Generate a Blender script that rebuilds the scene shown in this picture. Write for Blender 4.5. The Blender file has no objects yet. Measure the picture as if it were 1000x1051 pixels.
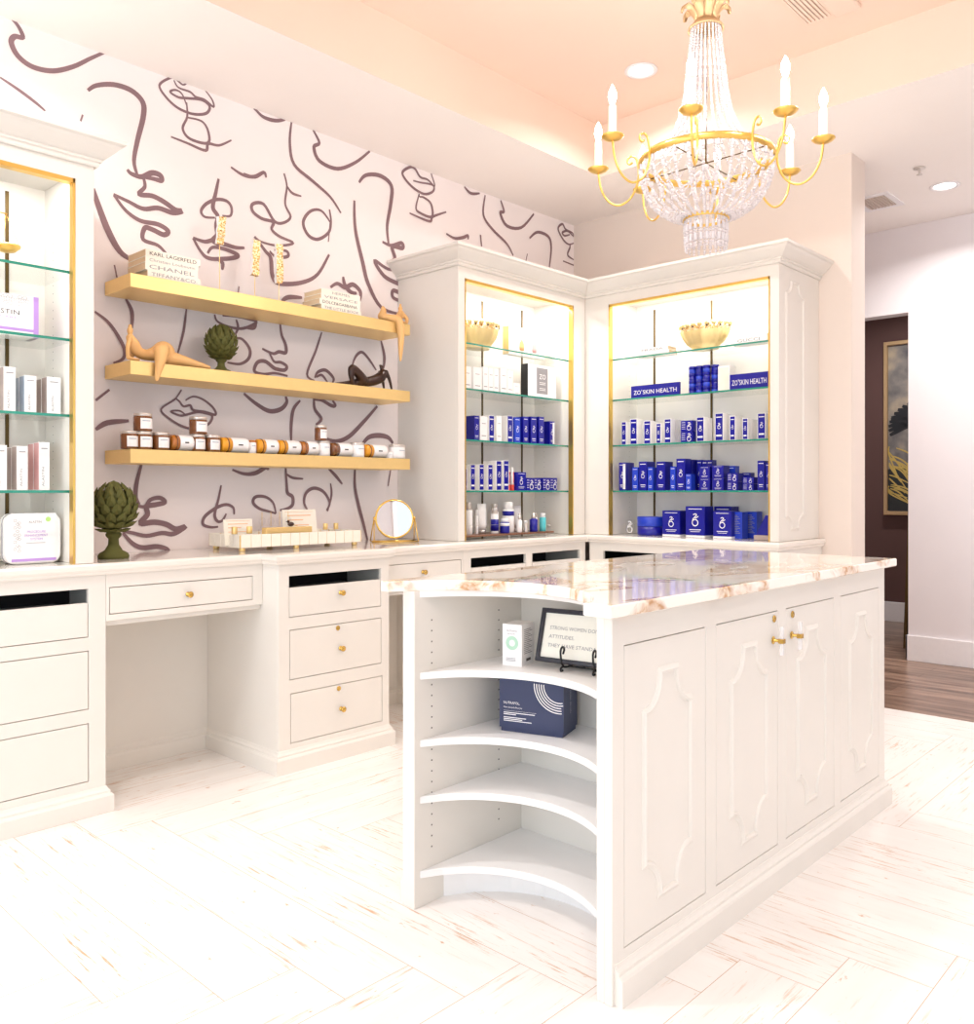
import bpy, bmesh, math, random
from mathutils import Vector, Matrix
random.seed(7)
C = bpy.context.scene.collection
R = math.radians
PI = math.pi

# ------------------------------------------------------------------ materials
def srgb(r, g, b):
    f = lambda c: (c/255/12.92) if c/255 <= .04045 else ((c/255+.055)/1.055)**2.4
    return (f(r), f(g), f(b), 1)

def mat(name, col, rough=.5, metal=0, spec=.5, bump=0, bscale=40, emis=None, estr=0, trans=0, coat=0):
    m = bpy.data.materials.new(name); m.use_nodes = True
    nt = m.node_tree; b = nt.nodes['Principled BSDF']
    b.inputs['Base Color'].default_value = col
    b.inputs['Roughness'].default_value = rough
    b.inputs['Metallic'].default_value = metal
    b.inputs['Specular IOR Level'].default_value = spec
    if trans: b.inputs['Transmission Weight'].default_value = trans
    if coat: b.inputs['Coat Weight'].default_value = coat; b.inputs['Coat Roughness'].default_value = .08
    if emis: b.inputs['Emission Color'].default_value = emis; b.inputs['Emission Strength'].default_value = estr
    tc = nt.nodes.new('ShaderNodeTexCoord'); n = nt.nodes.new('ShaderNodeTexNoise')
    n.inputs['Scale'].default_value = bscale; n.inputs['Detail'].default_value = 4
    nt.links.new(tc.outputs['Object'], n.inputs['Vector'])
    # a small procedural variation of the colour
    mx = nt.nodes.new('ShaderNodeMix'); mx.data_type = 'RGBA'
    mx.inputs[6].default_value = col; mx.inputs[7].default_value = tuple(c*.94 for c in col[:3])+(1,)
    nt.links.new(n.outputs['Fac'], mx.inputs[0]); nt.links.new(mx.outputs[2], b.inputs['Base Color'])
    if bump:
        bp = nt.nodes.new('ShaderNodeBump'); bp.inputs['Strength'].default_value = bump; bp.inputs['Distance'].default_value = .002
        nt.links.new(n.outputs['Fac'], bp.inputs['Height']); nt.links.new(bp.outputs['Normal'], b.inputs['Normal'])
    return m

M = {}
M['paint'] = mat('cabinet_paint', srgb(228,223,216), .38, bscale=6)
M['paint_lit'] = mat('niche_lit_paint', srgb(240,239,239), .4, bscale=6)  # cabinet paint made lighter to stand for light in the niche
M['counter_paint'] = mat('counter_lacquer', srgb(234,227,219), .12, bscale=5, coat=.4)
M['wallpaper'] = mat('wallpaper_ground', srgb(250,241,240), .7, bscale=3)
M['stroke'] = mat('wallpaper_line', srgb(138,110,115), .7, bscale=30)
M['beige'] = mat('beige_wall', srgb(230,217,207), .75, bscale=3, bump=.05)
M['white_wall'] = mat('white_wall', srgb(236,230,232), .75, bscale=3)
M['brown_wall'] = mat('brown_wall', srgb(96,66,62), .7, bscale=6)
M['trim'] = mat('white_trim', srgb(243,240,242), .35)
M['ceil'] = mat('ceiling_paint', srgb(250,244,240), .8, bscale=2)
M['ceil_tray'] = mat('tray_warm_lit', srgb(241,218,202), .8, bscale=2)  # peach puts the warm lamp light into the ceiling colour
M['gold'] = mat('brushed_gold', srgb(250,218,150), .42, .85, bscale=60, bump=.1)
M['gold_side'] = M['gold']
M['goldframe'] = mat('gold_trim', srgb(240,200,110), .28, 1)
M['brass'] = mat('brass', srgb(214,176,96), .25, 1)
M['goldleaf'] = mat('gold_leaf', srgb(246,222,160), .38, .75, bump=1.0, bscale=260)
def speck_mat():
    m = bpy.data.materials.new('speckled_leaf'); m.use_nodes = True; nt = m.node_tree; L = nt.links.new
    b = nt.nodes['Principled BSDF']; b.inputs['Roughness'].default_value = .35; b.inputs['Metallic'].default_value = .6
    tc = nt.nodes.new('ShaderNodeTexCoord'); n = nt.nodes.new('ShaderNodeTexNoise'); n.inputs['Scale'].default_value = 130; n.inputs['Detail'].default_value = 3
    r = nt.nodes.new('ShaderNodeValToRGB'); e = r.color_ramp.elements
    e[0].position = .34; e[0].color = srgb(120,80,44); e[1].position = .62; e[1].color = srgb(252,240,214)
    x = e.new(.42); x.color = srgb(226,178,84)
    L(tc.outputs['Object'], n.inputs['Vector']); L(n.outputs['Fac'], r.inputs[0]); L(r.outputs[0], b.inputs['Base Color']); return m
M['speck'] = speck_mat()
M['antique'] = mat('antique_gold', srgb(208,174,132), .45, .5, bump=.4, bscale=60)
M['strip'] = mat('dark_bronze', srgb(92,74,40), .4, .6)
M['dark'] = mat('slot_shade', srgb(34,32,34), .7)  # shade inside the drawer slots, put into a dark colour
M['black'] = mat('black_iron', srgb(24,23,26), .4)
M['blue'] = mat('carton_blue', srgb(12,14,142), .3)
M['blue_dark'] = mat('carton_navy_side', srgb(20,24,138), .3)
M['blue_light'] = mat('carton_light_blue', srgb(32,62,190), .3)
M['navy'] = mat('navy_box', srgb(44,52,88), .4)
M['white'] = mat('white_card', srgb(246,244,244), .4)
M['cream'] = mat('cream_card', srgb(246,240,226), .5)
M['pagetan'] = mat('tan_cover', srgb(232,206,168), .6)
M['grey'] = mat('grey_print', srgb(150,146,150), .5)
M['ink'] = mat('dark_print', srgb(66,60,60), .5)
M['lilac'] = mat('lilac_print', srgb(190,150,222), .4)
M['pinkbox'] = mat('rose_pattern', srgb(222,170,170), .5)
M['taupebox'] = mat('taupe_pattern', srgb(176,158,152), .5)
M['bluegrey'] = mat('bluegrey_pattern', srgb(170,182,198), .5)
M['green_print'] = mat('mint_print', srgb(190,228,204), .5)
M['lime'] = mat('lime_print', srgb(190,230,130), .5)
M['tan'] = mat('tan_resin', srgb(232,182,118), .45, bscale=8)
M['bronze'] = mat('bronze_figure', srgb(62,42,36), .28, .3, bscale=12)
M['arti'] = mat('artichoke_green', srgb(84,84,30), .75, bump=.5, bscale=60)
M['amber'] = mat('amber_glass', srgb(176,104,36), .12, coat=.6)
M['orange'] = mat('orange_wax', srgb(232,160,40), .3)
M['amberbrown'] = mat('brown_glass', srgb(120,70,36), .15, coat=.6)
M['silver'] = mat('silver_lid', srgb(214,206,200), .3, .7)
M['teal'] = mat('teal_bottle', srgb(90,196,204), .2)
M['red'] = mat('red_print', srgb(222,76,60), .4)
M['peach'] = mat('peach_print', srgb(240,178,120), .5)
M['tray_wood'] = mat('brown_tray', srgb(120,78,56), .3)
M['bead'] = mat('pale_bead', srgb(222,215,217), .16, bump=.2, bscale=90, coat=.5)
M['candle'] = mat('candle_sleeve', srgb(250,236,214), .4, emis=srgb(255,226,180), estr=.25)
M['bulb'] = mat('lit_bulb', srgb(255,250,240), .3, emis=srgb(255,244,228), estr=40)
M['lamp'] = mat('lit_lens', srgb(255,255,255), .3, emis=srgb(255,250,244), estr=6)
M['led'] = mat('led_strip', srgb(255,255,255), .3, emis=srgb(255,240,216), estr=3)
M['frame_black'] = mat('black_frame', srgb(40,38,48), .3)
M['paper'] = mat('cream_paper', srgb(248,244,232), .6)
M['vent_dark'] = mat('vent_dark', srgb(206,190,180), .6)
M['mirror'] = mat('mirror_glass', srgb(238,236,234), .02, 1)

def glass_mat(name, tint, refl=.06, rough=.02):
    m = bpy.data.materials.new(name); m.use_nodes = True; nt = m.node_tree
    nt.nodes.remove(nt.nodes['Principled BSDF'])
    t = nt.nodes.new('ShaderNodeBsdfTransparent'); t.inputs[0].default_value = tint
    g = nt.nodes.new('ShaderNodeBsdfGlossy'); g.inputs['Roughness'].default_value = rough
    fr = nt.nodes.new('ShaderNodeFresnel'); fr.inputs[0].default_value = 1.35
    mx = nt.nodes.new('ShaderNodeMixShader')
    ge = nt.nodes.new('ShaderNodeNewGeometry'); iv = nt.nodes.new('ShaderNodeMath'); iv.operation = 'SUBTRACT'; iv.inputs[0].default_value = 1
    nt.links.new(ge.outputs['Backfacing'], iv.inputs[1]); ml = nt.nodes.new('ShaderNodeMath'); ml.operation = 'MULTIPLY'
    nt.links.new(fr.outputs[0], ml.inputs[0]); nt.links.new(iv.outputs[0], ml.inputs[1]); nt.links.new(ml.outputs[0], mx.inputs[0]); nt.links.new(t.outputs[0], mx.inputs[1]); nt.links.new(g.outputs[0], mx.inputs[2])
    nt.links.new(mx.outputs[0], nt.nodes['Material Output'].inputs[0])
    return m
M['glass'] = glass_mat('clear_glass', (.97,.99,.98,1))
M['acrylic'] = glass_mat('clear_acrylic', (.97,.97,.98,1))
M['acrylic_bar'] = mat('frosted_acrylic', srgb(250,248,250), .1, coat=.5)
M['acrylic_bar'].node_tree.nodes['Principled BSDF'].inputs['Alpha'].default_value = .55
M['glass_edge'] = mat('green_glass_edge', srgb(40,140,118), .15, coat=.5)

def floor_mat():
    m = bpy.data.materials.new('whitewashed_plank'); m.use_nodes = True; nt = m.node_tree; L = nt.links.new
    b = nt.nodes['Principled BSDF']; b.inputs['Roughness'].default_value = .32
    uv = nt.nodes.new('ShaderNodeUVMap'); uv.uv_map = 'UVMap'
    def noise(sx, sy, scale, det, rough=.6):
        mp = nt.nodes.new('ShaderNodeMapping'); mp.inputs['Scale'].default_value = (sx, sy, 1)
        n = nt.nodes.new('ShaderNodeTexNoise'); n.inputs['Scale'].default_value = scale; n.inputs['Detail'].default_value = det
        n.inputs['Roughness'].default_value = rough
        L(uv.outputs[0], mp.inputs[0]); L(mp.outputs[0], n.inputs['Vector']); return n
    def ramp(src, p0, p1, c0=(0,0,0,1), c1=(1,1,1,1)):
        r = nt.nodes.new('ShaderNodeValToRGB'); r.color_ramp.elements[0].position = p0; r.color_ramp.elements[1].position = p1
        r.color_ramp.elements[0].color = c0; r.color_ramp.elements[1].color = c1; L(src, r.inputs[0]); return r
    n1 = noise(3.4, 56, 1.5, 7, .72)        # long worn scratches
    n2 = noise(1.6, 3.4, 1.3, 3)           # where the wear gathers
    a = ramp(n1.outputs['Fac'], .55, .62); c = ramp(n2.outputs['Fac'], .46, .62)
    mul = nt.nodes.new('ShaderNodeMath'); mul.operation = 'MULTIPLY'; L(a.outputs[0], mul.inputs[0]); L(c.outputs[0], mul.inputs[1])
    n3 = noise(9, 22, 1.5, 5, .7); d = ramp(n3.outputs['Fac'], .64, .70)
    add = nt.nodes.new('ShaderNodeMath'); add.operation = 'MAXIMUM'; L(mul.outputs[0], add.inputs[0]); L(d.outputs[0], add.inputs[1])
    sc = nt.nodes.new('ShaderNodeMath'); sc.operation = 'MULTIPLY'; sc.inputs[1].default_value = .95; L(add.outputs[0], sc.inputs[0])
    base = ramp(noise(.8, 6, 1.5, 4).outputs['Fac'], .3, .7, srgb(228,223,219), srgb(237,233,230))
    mx = nt.nodes.new('ShaderNodeMix'); mx.data_type = 'RGBA'
    L(sc.outputs[0], mx.inputs[0]); L(base.outputs[0], mx.inputs[6]); mx.inputs[7].default_value = srgb(196,150,110)
    L(mx.outputs[2], b.inputs['Base Color'])
    return m
M['plank'] = floor_mat()
M['seam'] = mat('plank_seam', srgb(196,160,128), .8)

def wood_mat():
    m = bpy.data.materials.new('brown_wood_floor'); m.use_nodes = True; nt = m.node_tree; L = nt.links.new
    b = nt.nodes['Principled BSDF']; b.inputs['Roughness'].default_value = .28
    tc = nt.nodes.new('ShaderNodeTexCoord'); mp = nt.nodes.new('ShaderNodeMapping'); mp.inputs['Scale'].default_value = (9, .8, 1)
    n = nt.nodes.new('ShaderNodeTexNoise'); n.inputs['Scale'].default_value = 2.2; n.inputs['Detail'].default_value = 6
    br = nt.nodes.new('ShaderNodeTexBrick'); br.inputs['Scale'].default_value = 1; br.inputs['Brick Width'].default_value = 1.2; br.inputs['Row Height'].default_value = .13
    br.inputs['Mortar Size'].default_value = .002; br.inputs['Color1'].default_value = (1,1,1,1); br.inputs['Color2'].default_value = (.72,.72,.72,1); br.inputs['Mortar'].default_value = (.3,.3,.3,1)
    mp2 = nt.nodes.new('ShaderNodeMapping'); mp2.inputs['Rotation'].default_value = (0,0,PI/2)
    L(tc.outputs['Object'], mp2.inputs[0]); L(mp2.outputs[0], br.inputs['Vector'])
    r = nt.nodes.new('ShaderNodeValToRGB'); r.color_ramp.elements[0].color = srgb(104,78,66); r.color_ramp.elements[1].color = srgb(176,146,126)
    r.color_ramp.elements[0].position = .35; r.color_ramp.elements[1].position = .68
    mx = nt.nodes.new('ShaderNodeMix'); mx.data_type = 'RGBA'; mx.blend_type = 'MULTIPLY'; mx.inputs[0].default_value = 1
    L(tc.outputs['Object'], mp.inputs[0]); L(mp.outputs[0], n.inputs['Vector']); L(n.outputs['Fac'], r.inputs[0])
    L(r.outputs[0], mx.inputs[6]); L(br.outputs[0], mx.inputs[7]); L(mx.outputs[2], b.inputs['Base Color'])
    return m
M['wood'] = wood_mat()

def marble_mat():
    m = bpy.data.materials.new('veined_stone'); m.use_nodes = True; nt = m.node_tree; L = nt.links.new
    b = nt.nodes['Principled BSDF']; b.inputs['Roughness'].default_value = .05; b.inputs['Specular IOR Level'].default_value = .5
    b.inputs['Coat Weight'].default_value = .35; b.inputs['Coat Roughness'].default_value = .02
    tc = nt.nodes.new('ShaderNodeTexCoord')
    mp = nt.nodes.new('ShaderNodeMapping'); mp.inputs['Rotation'].default_value = (0,0,R(35)); mp.inputs['Scale'].default_value = (1,1.8,1)
    n = nt.nodes.new('ShaderNodeTexNoise'); n.inputs['Scale'].default_value = 2.6; n.inputs['Detail'].default_value = 7; n.inputs['Distortion'].default_value = 1.6
    v = nt.nodes.new('ShaderNodeTexNoise'); v.inputs['Scale'].default_value = 16; v.inputs['Detail'].default_value = 5; v.inputs['Distortion'].default_value = 2.5
    L(tc.outputs['Object'], mp.inputs[0]); L(mp.outputs[0], n.inputs['Vector']); L(tc.outputs['Object'], v.inputs['Vector'])
    r = nt.nodes.new('ShaderNodeValToRGB'); e = r.color_ramp.elements
    e[0].position = .47; e[0].color = (0,0,0,1); e[1].position = .64; e[1].color = (0,0,0,1)
    x = e.new(.56); x.color = (1,1,1,1)
    L(n.outputs['Fac'], r.inputs[0])
    r2 = nt.nodes.new('ShaderNodeValToRGB'); e = r2.color_ramp.elements
    e[0].position = .42; e[0].color = srgb(190,142,96); e[1].position = .62; e[1].color = srgb(240,222,200)
    L(v.outputs['Fac'], r2.inputs[0])
    mx = nt.nodes.new('ShaderNodeMix'); mx.data_type = 'RGBA'
    k = nt.nodes.new('ShaderNodeMath'); k.operation = 'MULTIPLY'; k.inputs[1].default_value = 1
    L(r.outputs[0], k.inputs[0]); L(k.outputs[0], mx.inputs[0]); mx.inputs[6].default_value = srgb(248,242,234); L(r2.outputs[0], mx.inputs[7])
    L(mx.outputs[2], b.inputs['Base Color'])
    return m
M['marble'] = marble_mat()

def art_mat():
    m = bpy.data.materials.new('painted_canvas'); m.use_nodes = True; nt = m.node_tree; L = nt.links.new
    b = nt.nodes['Principled BSDF']; b.inputs['Roughness'].default_value = .5
    tc = nt.nodes.new('ShaderNodeTexCoord'); n = nt.nodes.new('ShaderNodeTexNoise'); n.inputs['Scale'].default_value = 3.5; n.inputs['Detail'].default_value = 8
    r = nt.nodes.new('ShaderNodeValToRGB'); e = r.color_ramp.elements
    e[0].position = .35; e[0].color = srgb(70,70,80); e[1].position = .7; e[1].color = srgb(206,182,150)
    x = e.new(.52); x.color = srgb(140,132,126)
    L(tc.outputs['Object'], n.inputs['Vector']); L(n.outputs['Fac'], r.inputs[0]); L(r.outputs[0], b.inputs['Base Color'])
    return m
M['art'] = art_mat()
M['grass_gold'] = mat('painted_reed', srgb(206,176,96), .5)
M['feather'] = mat('painted_feather', srgb(30,32,38), .5)
M['pond'] = mat('painted_pond', srgb(44,46,48), .5)

# ------------------------------------------------------------------ mesh builder
_txt = {}
def text_geo(s):
    if s in _txt: return _txt[s]
    c = bpy.data.curves.new('t', 'FONT'); c.body = s; c.size = 1; c.align_x = 'LEFT'; c.resolution_u = 2
    o = bpy.data.objects.new('t', c); C.objects.link(o)
    bpy.context.view_layer.update()
    dg = bpy.context.evaluated_depsgraph_get()
    me = bpy.data.meshes.new_from_object(o.evaluated_get(dg))
    vs = [v.co.copy() for v in me.vertices]; fs = [tuple(p.vertices) for p in me.polygons]
    bpy.data.objects.remove(o); bpy.data.curves.remove(c); bpy.data.meshes.remove(me)
    _txt[s] = (vs, fs); return _txt[s]

def catmull(pts, n=6):
    out = []
    P = [pts[0]] + list(pts) + [pts[-1]]
    for i in range(1, len(P)-2):
        a, b, c, d = P[i-1], P[i], P[i+1], P[i+2]
        for k in range(n):
            t = k/n
            out.append(tuple(.5*((2*b[j]) + (-a[j]+c[j])*t + (2*a[j]-5*b[j]+4*c[j]-d[j])*t*t + (-a[j]+3*b[j]-3*c[j]+d[j])*t**3) for j in range(len(b))))
    out.append(tuple(pts[-1])); return out

class MB:
    def __init__(s): s.v=[]; s.f=[]; s.m=[]; s.sm=[]; s.uv={}
    def add(s, vs, fs, mi=0, T=None, smooth=False):
        o = len(s.v)
        for v in vs: s.v.append(tuple(T @ Vector(v)) if T is not None else tuple(v))
        for f in fs: s.f.append(tuple(o+i for i in f)); s.m.append(mi); s.sm.append(smooth)
        return s
    def box(s, x0,x1,y0,y1,z0,z1, mi=0, T=None):
        vs=[(x,y,z) for z in (z0,z1) for y in (y0,y1) for x in (x0,x1)]
        return s.add(vs, [(0,2,3,1),(4,5,7,6),(0,1,5,4),(1,3,7,5),(3,2,6,7),(2,0,4,6)], mi, T)
    def lathe(s, prof, n=24, mi=0, T=None, sx=1, sy=1, rad=None, smooth=True):
        vs=[]; fs=[]
        for r,z in prof:
            for k in range(n):
                a=2*PI*k/n; q=r*(rad(a,z) if rad else 1)
                vs.append((q*math.cos(a)*sx, q*math.sin(a)*sy, z))
        for i in range(len(prof)-1):
            for k in range(n):
                fs.append((i*n+k, i*n+(k+1)%n, (i+1)*n+(k+1)%n, (i+1)*n+k))
        closed = prof[0]==prof[-1]
        if prof[0][0] > 1e-6 and not closed: fs.append(tuple(range(n))[::-1])
        if prof[-1][0] > 1e-6 and not closed: fs.append(tuple((len(prof)-1)*n+k for k in range(n)))
        return s.add(vs, fs, mi, T, smooth)
    def cyl(s, r, z0, z1, n=16, mi=0, T=None, r1=None):
        return s.lathe([(r,z0),(r if r1 is None else r1,z1)], n, mi, T, smooth=False) if n<8 else s.lathe([(r*.98,z0),(r,z0+.0005),(r if r1 is None else r1,z1-.0005),((r if r1 is None else r1)*.98,z1)], n, mi, T)
    def ell(s, c, rx, ry, rz, n=16, mi=0, T=None):
        prof=[(max(math.sin(PI*i/10),1e-5)*1, -math.cos(PI*i/10)) for i in range(11)]
        X=Matrix.Translation(c) @ Matrix.Diagonal((rx,ry,rz,1))
        return s.lathe(prof, n, mi, (T @ X) if T is not None else X)
    def tube(s, pts, r, n=8, mi=0, T=None, r1=None, closed=False, flat=1):
        pts=[Vector(p) for p in pts]; N=len(pts); vs=[]; fs=[]
        up=None
        for i,p in enumerate(pts):
            if closed: t=(pts[(i+1)%N]-pts[i-1])
            else: t=(pts[min(i+1,N-1)]-pts[max(i-1,0)])
            t.normalize()
            if up is None: up = Vector((0,0,1)) if abs(t.z)<.9 else Vector((1,0,0))
            a=t.cross(up); 
            if a.length<1e-4: a=t.orthogonal()
            a.normalize(); b=a.cross(t); up=b
            rr = r[i] if isinstance(r,(list,tuple)) else (r if r1 is None else r+(r1-r)*i/(N-1))
            for k in range(n):
                q=2*PI*k/n; vs.append(p+a*math.cos(q)*rr*flat+b*math.sin(q)*rr)
        M_ = N if closed else N-1
        for i in range(M_):
            j=(i+1)%N
            for k in range(n): fs.append((i*n+k,i*n+(k+1)%n,j*n+(k+1)%n,j*n+k))
        if not closed: fs.append(tuple(range(n))[::-1]); fs.append(tuple((N-1)*n+k for k in range(n)))
        return s.add(vs, fs, mi, T, True)
    def sweep(s, path, prof, mi=0, T=None):
        """open path; outward = right-hand side of travel; closed profile of (offset, z)"""
        n=len(path); m=len(prof); vs=[]; fs=[]
        for i,p in enumerate(path):
            d=[]
            if i>0: d.append(Vector((p[0]-path[i-1][0],p[1]-path[i-1][1])).normalized())
            if i<n-1: d.append(Vector((path[i+1][0]-p[0],path[i+1][1]-p[1])).normalized())
            ns=[Vector((q.y,-q.x)) for q in d]; mm=sum(ns,Vector((0,0))).normalized(); k=1/mm.dot(ns[0])
            vs+=[(p[0]+mm.x*o*k,p[1]+mm.y*o*k,z) for o,z in prof]
        for i in range(n-1):
            for k in range(m): fs.append((i*m+k,i*m+(k+1)%m,(i+1)*m+(k+1)%m,(i+1)*m+k))
        fs+=[tuple(range(m)),tuple((n-1)*m+k for k in range(m))[::-1]]
        return s.add(vs,fs,mi,T)
    def prism(s, poly, z0, z1, mi=0, T=None):
        n=len(poly); vs=[(x,y,z0) for x,y in poly]+[(x,y,z1) for x,y in poly]
        fs=[tuple(range(n))[::-1], tuple(range(n,2*n))]+[(i,(i+1)%n,n+(i+1)%n,n+i) for i in range(n)]
        return s.add(vs, fs, mi, T)
    def loft(s, poly, layers, mi=0, T=None, cap=True, yc=None):
        """layers: (outward offset, z). poly counter-clockwise."""
        n=len(poly); vs=[]; fs=[]
        for off,z in layers: vs += [(x,y if yc is None else min(y,yc),z) for x,y in offset(poly, off)]
        for i in range(len(layers)-1):
            for k in range(n): fs.append((i*n+k, i*n+(k+1)%n, (i+1)*n+(k+1)%n, (i+1)*n+k))
        if cap: fs.append(tuple(range(n))[::-1]); fs.append(tuple((len(layers)-1)*n+k for k in range(n)))
        return s.add(vs, fs, mi, T)
    def wall(s, x0,x1,z0,z1, holes, y0,y1, mi=0, T=None):
        """slab in the XZ plane between y0 and y1, with rectangular holes (hx0,hx1,hz0,hz1)."""
        xs=sorted({x0,x1}|{h[0] for h in holes}|{h[1] for h in holes}); zs=sorted({z0,z1}|{h[2] for h in holes}|{h[3] for h in holes})
        xs=[x for x in xs if x0<=x<=x1]; zs=[z for z in zs if z0<=z<=z1]
        solid=lambda i,j: 0<=i<len(xs)-1 and 0<=j<len(zs)-1 and not any(h[0]-1e-6<=(xs[i]+xs[i+1])/2<=h[1]+1e-6 and h[2]-1e-6<=(zs[j]+zs[j+1])/2<=h[3]+1e-6 for h in holes)
        idx={}; vs=[]; fs=[]
        def V(x,y,z):
            k=(round(x,5),round(y,5),round(z,5))
            if k not in idx: idx[k]=len(vs); vs.append((x,y,z))
            return idx[k]
        for i in range(len(xs)-1):
            for j in range(len(zs)-1):
                if not solid(i,j): continue
                a,b,c,d=xs[i],xs[i+1],zs[j],zs[j+1]
                fs.append((V(a,y0,c),V(b,y0,c),V(b,y0,d),V(a,y0,d))); fs.append((V(a,y1,c),V(a,y1,d),V(b,y1,d),V(b,y1,c)))
                if not solid(i-1,j): fs.append((V(a,y0,c),V(a,y0,d),V(a,y1,d),V(a,y1,c)))
                if not solid(i+1,j): fs.append((V(b,y0,c),V(b,y1,c),V(b,y1,d),V(b,y0,d)))
                if not solid(i,j-1): fs.append((V(a,y0,c),V(a,y1,c),V(b,y1,c),V(b,y0,c)))
                if not solid(i,j+1): fs.append((V(a,y0,d),V(b,y0,d),V(b,y1,d),V(a,y1,d)))
        return s.add(vs, fs, mi, T)
    def text(s, txt, x, z, h, y=-.0006, mi=1, T=None, w=None, center=False, vert=False):
        """lettering on a face that looks to -Y; x,z = lower left (or centre), h = cap height, w = wanted width"""
        vs,fs = text_geo(txt)
        if not vs: return s
        X0=min(v.x for v in vs); X1=max(v.x for v in vs); k=h/.70; kx=k if w is None else w/(X1-X0)
        ox = x-(X0+X1)/2*kx if center else x-X0*kx
        if vert: q=[(x-v.y*k, y, z+(v.x-X0)*kx) for v in vs]
        else: q=[(ox+v.x*kx, y, z+v.y*k) for v in vs]
        return s.add(q, fs, mi, T)
    def ribbon(s, pts, hw, y=-.0006, mi=1, T=None, taper=False, smooth=5):
        P=catmull(pts,smooth) if len(pts)>2 and smooth else list(pts)
        if len(P)<2: return s
        vs=[]; n=len(P)
        for i,(x,z) in enumerate(P):
            a=P[max(i-1,0)]; b=P[min(i+1,n-1)]; dx,dz=b[0]-a[0],b[1]-a[1]; l=math.hypot(dx,dz) or 1
            t=i/(n-1); w=hw*((.62+.55*math.sin(PI*t)) if taper else 1)
            vs += [(x-dz/l*w, y-(i*4e-6 if taper else 0), z+dx/l*w),(x+dz/l*w, y-(i*4e-6 if taper else 0), z-dx/l*w)]
        return s.add(vs, [(2*i,2*i+1,2*i+3,2*i+2) for i in range(n-1)], mi, T)
    def band(s, z0, z1, mi=1):
        for i,f in enumerate(s.f):
            if all(z0<=s.v[k][2]<=z1 for k in f): s.m[i]=mi
        return s
    def disc(s, x, z, r, y=-.0006, mi=1, T=None, n=20, r0=0):
        vs=[]; fs=[]
        if r0<=0:
            vs=[(x+r*math.cos(2*PI*k/n),y,z+r*math.sin(2*PI*k/n)) for k in range(n)]; fs=[tuple(range(n))]
        else:
            for q in (r0,r): vs+=[(x+q*math.cos(2*PI*k/n),y,z+q*math.sin(2*PI*k/n)) for k in range(n)]
            fs=[(k,(k+1)%n,n+(k+1)%n,n+k) for k in range(n)]
        return s.add(vs, fs, mi, T)
    def build(s, name, parent=None, mats='paint', bevel=0, world=False, local=None, fix=True, segs=1):
        me=bpy.data.meshes.new(name); vs=s.v
        if world and parent is not None:
            root=parent
            while root.parent: root=root.parent
            iM=root.matrix_basis.inverted(); vs=[tuple(iM @ Vector(v)) for v in vs]
        me.from_pydata(vs, [], s.f)
        for m in ([mats] if isinstance(mats,str) else mats): me.materials.append(M[m])
        me.polygons.foreach_set('material_index', s.m); me.polygons.foreach_set('use_smooth', s.sm)
        if fix:
            bm=bmesh.new(); bm.from_mesh(me)
            # only closed shells are re-oriented; flat print keeps its own side
            bmesh.ops.recalc_face_normals(bm, faces=bm.faces[:]); bm.to_mesh(me); bm.free()
        me.update()
        o=bpy.data.objects.new(name, me); C.objects.link(o)
        if parent is not None: o.parent=parent
        if local: o.location=local
        if bevel:
            b=o.modifiers.new('bevel','BEVEL'); b.width=bevel; b.segments=segs; b.limit_method='ANGLE'; b.angle_limit=R(40)
        return o

def offset(poly, d):
    if abs(d)<1e-9: return list(poly)
    n=len(poly); out=[]
    for i in range(n):
        p0,p1,p2=poly[i-1],poly[i],poly[(i+1)%n]
        a=Vector((p1[0]-p0[0],p1[1]-p0[1])).normalized(); b=Vector((p2[0]-p1[0],p2[1]-p1[1])).normalized()
        na=Vector((a.y,-a.x)); nb=Vector((b.y,-b.x)); m=na+nb
        if m.length<1e-6: m=na
        m.normalize(); k=d/max(m.dot(na),.3); out.append((p1[0]+m.x*k, p1[1]+m.y*k))
    return out

def tag(o, label=None, cat=None, group=None, kind=None):
    if label: o['label']=label
    if cat: o['category']=cat
    if group: o['group']=group
    if kind: o['kind']=kind
    return o
def thing(name, label, cat, loc=(0,0,0), rz=0, group=None):
    o=bpy.data.objects.new(name, None); C.objects.link(o); o.empty_display_size=.05
    o.location=loc; o.rotation_euler=(0,0,rz)
    o.matrix_basis = Matrix.Translation(loc) @ Matrix.Rotation(rz,4,'Z')
    return tag(o, label, cat, group)
def put(o, loc, rz=0):
    o.location=loc; o.rotation_euler=(0,0,rz); return o
TX=lambda x=0,y=0,z=0: Matrix.Translation((x,y,z))
RZ=lambda a: Matrix.Rotation(a,4,'Z')
RX=lambda a: Matrix.Rotation(a,4,'X')
RY=lambda a: Matrix.Rotation(a,4,'Y')
FRONT=RX(R(90))     # lathe axis +z -> -y
BACKC=RZ(R(-90))    # things that look to -x
ORD=['leftmost','second from left','third from left','fourth from left','fifth from left','sixth from left','seventh from left','eighth from left','ninth from left','tenth from left','eleventh from left','twelfth from left','thirteenth from left','fourteenth from left','fifteenth from left','sixteenth from left','seventeenth from left','eighteenth from left','nineteenth from left','twentieth from left']

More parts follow.
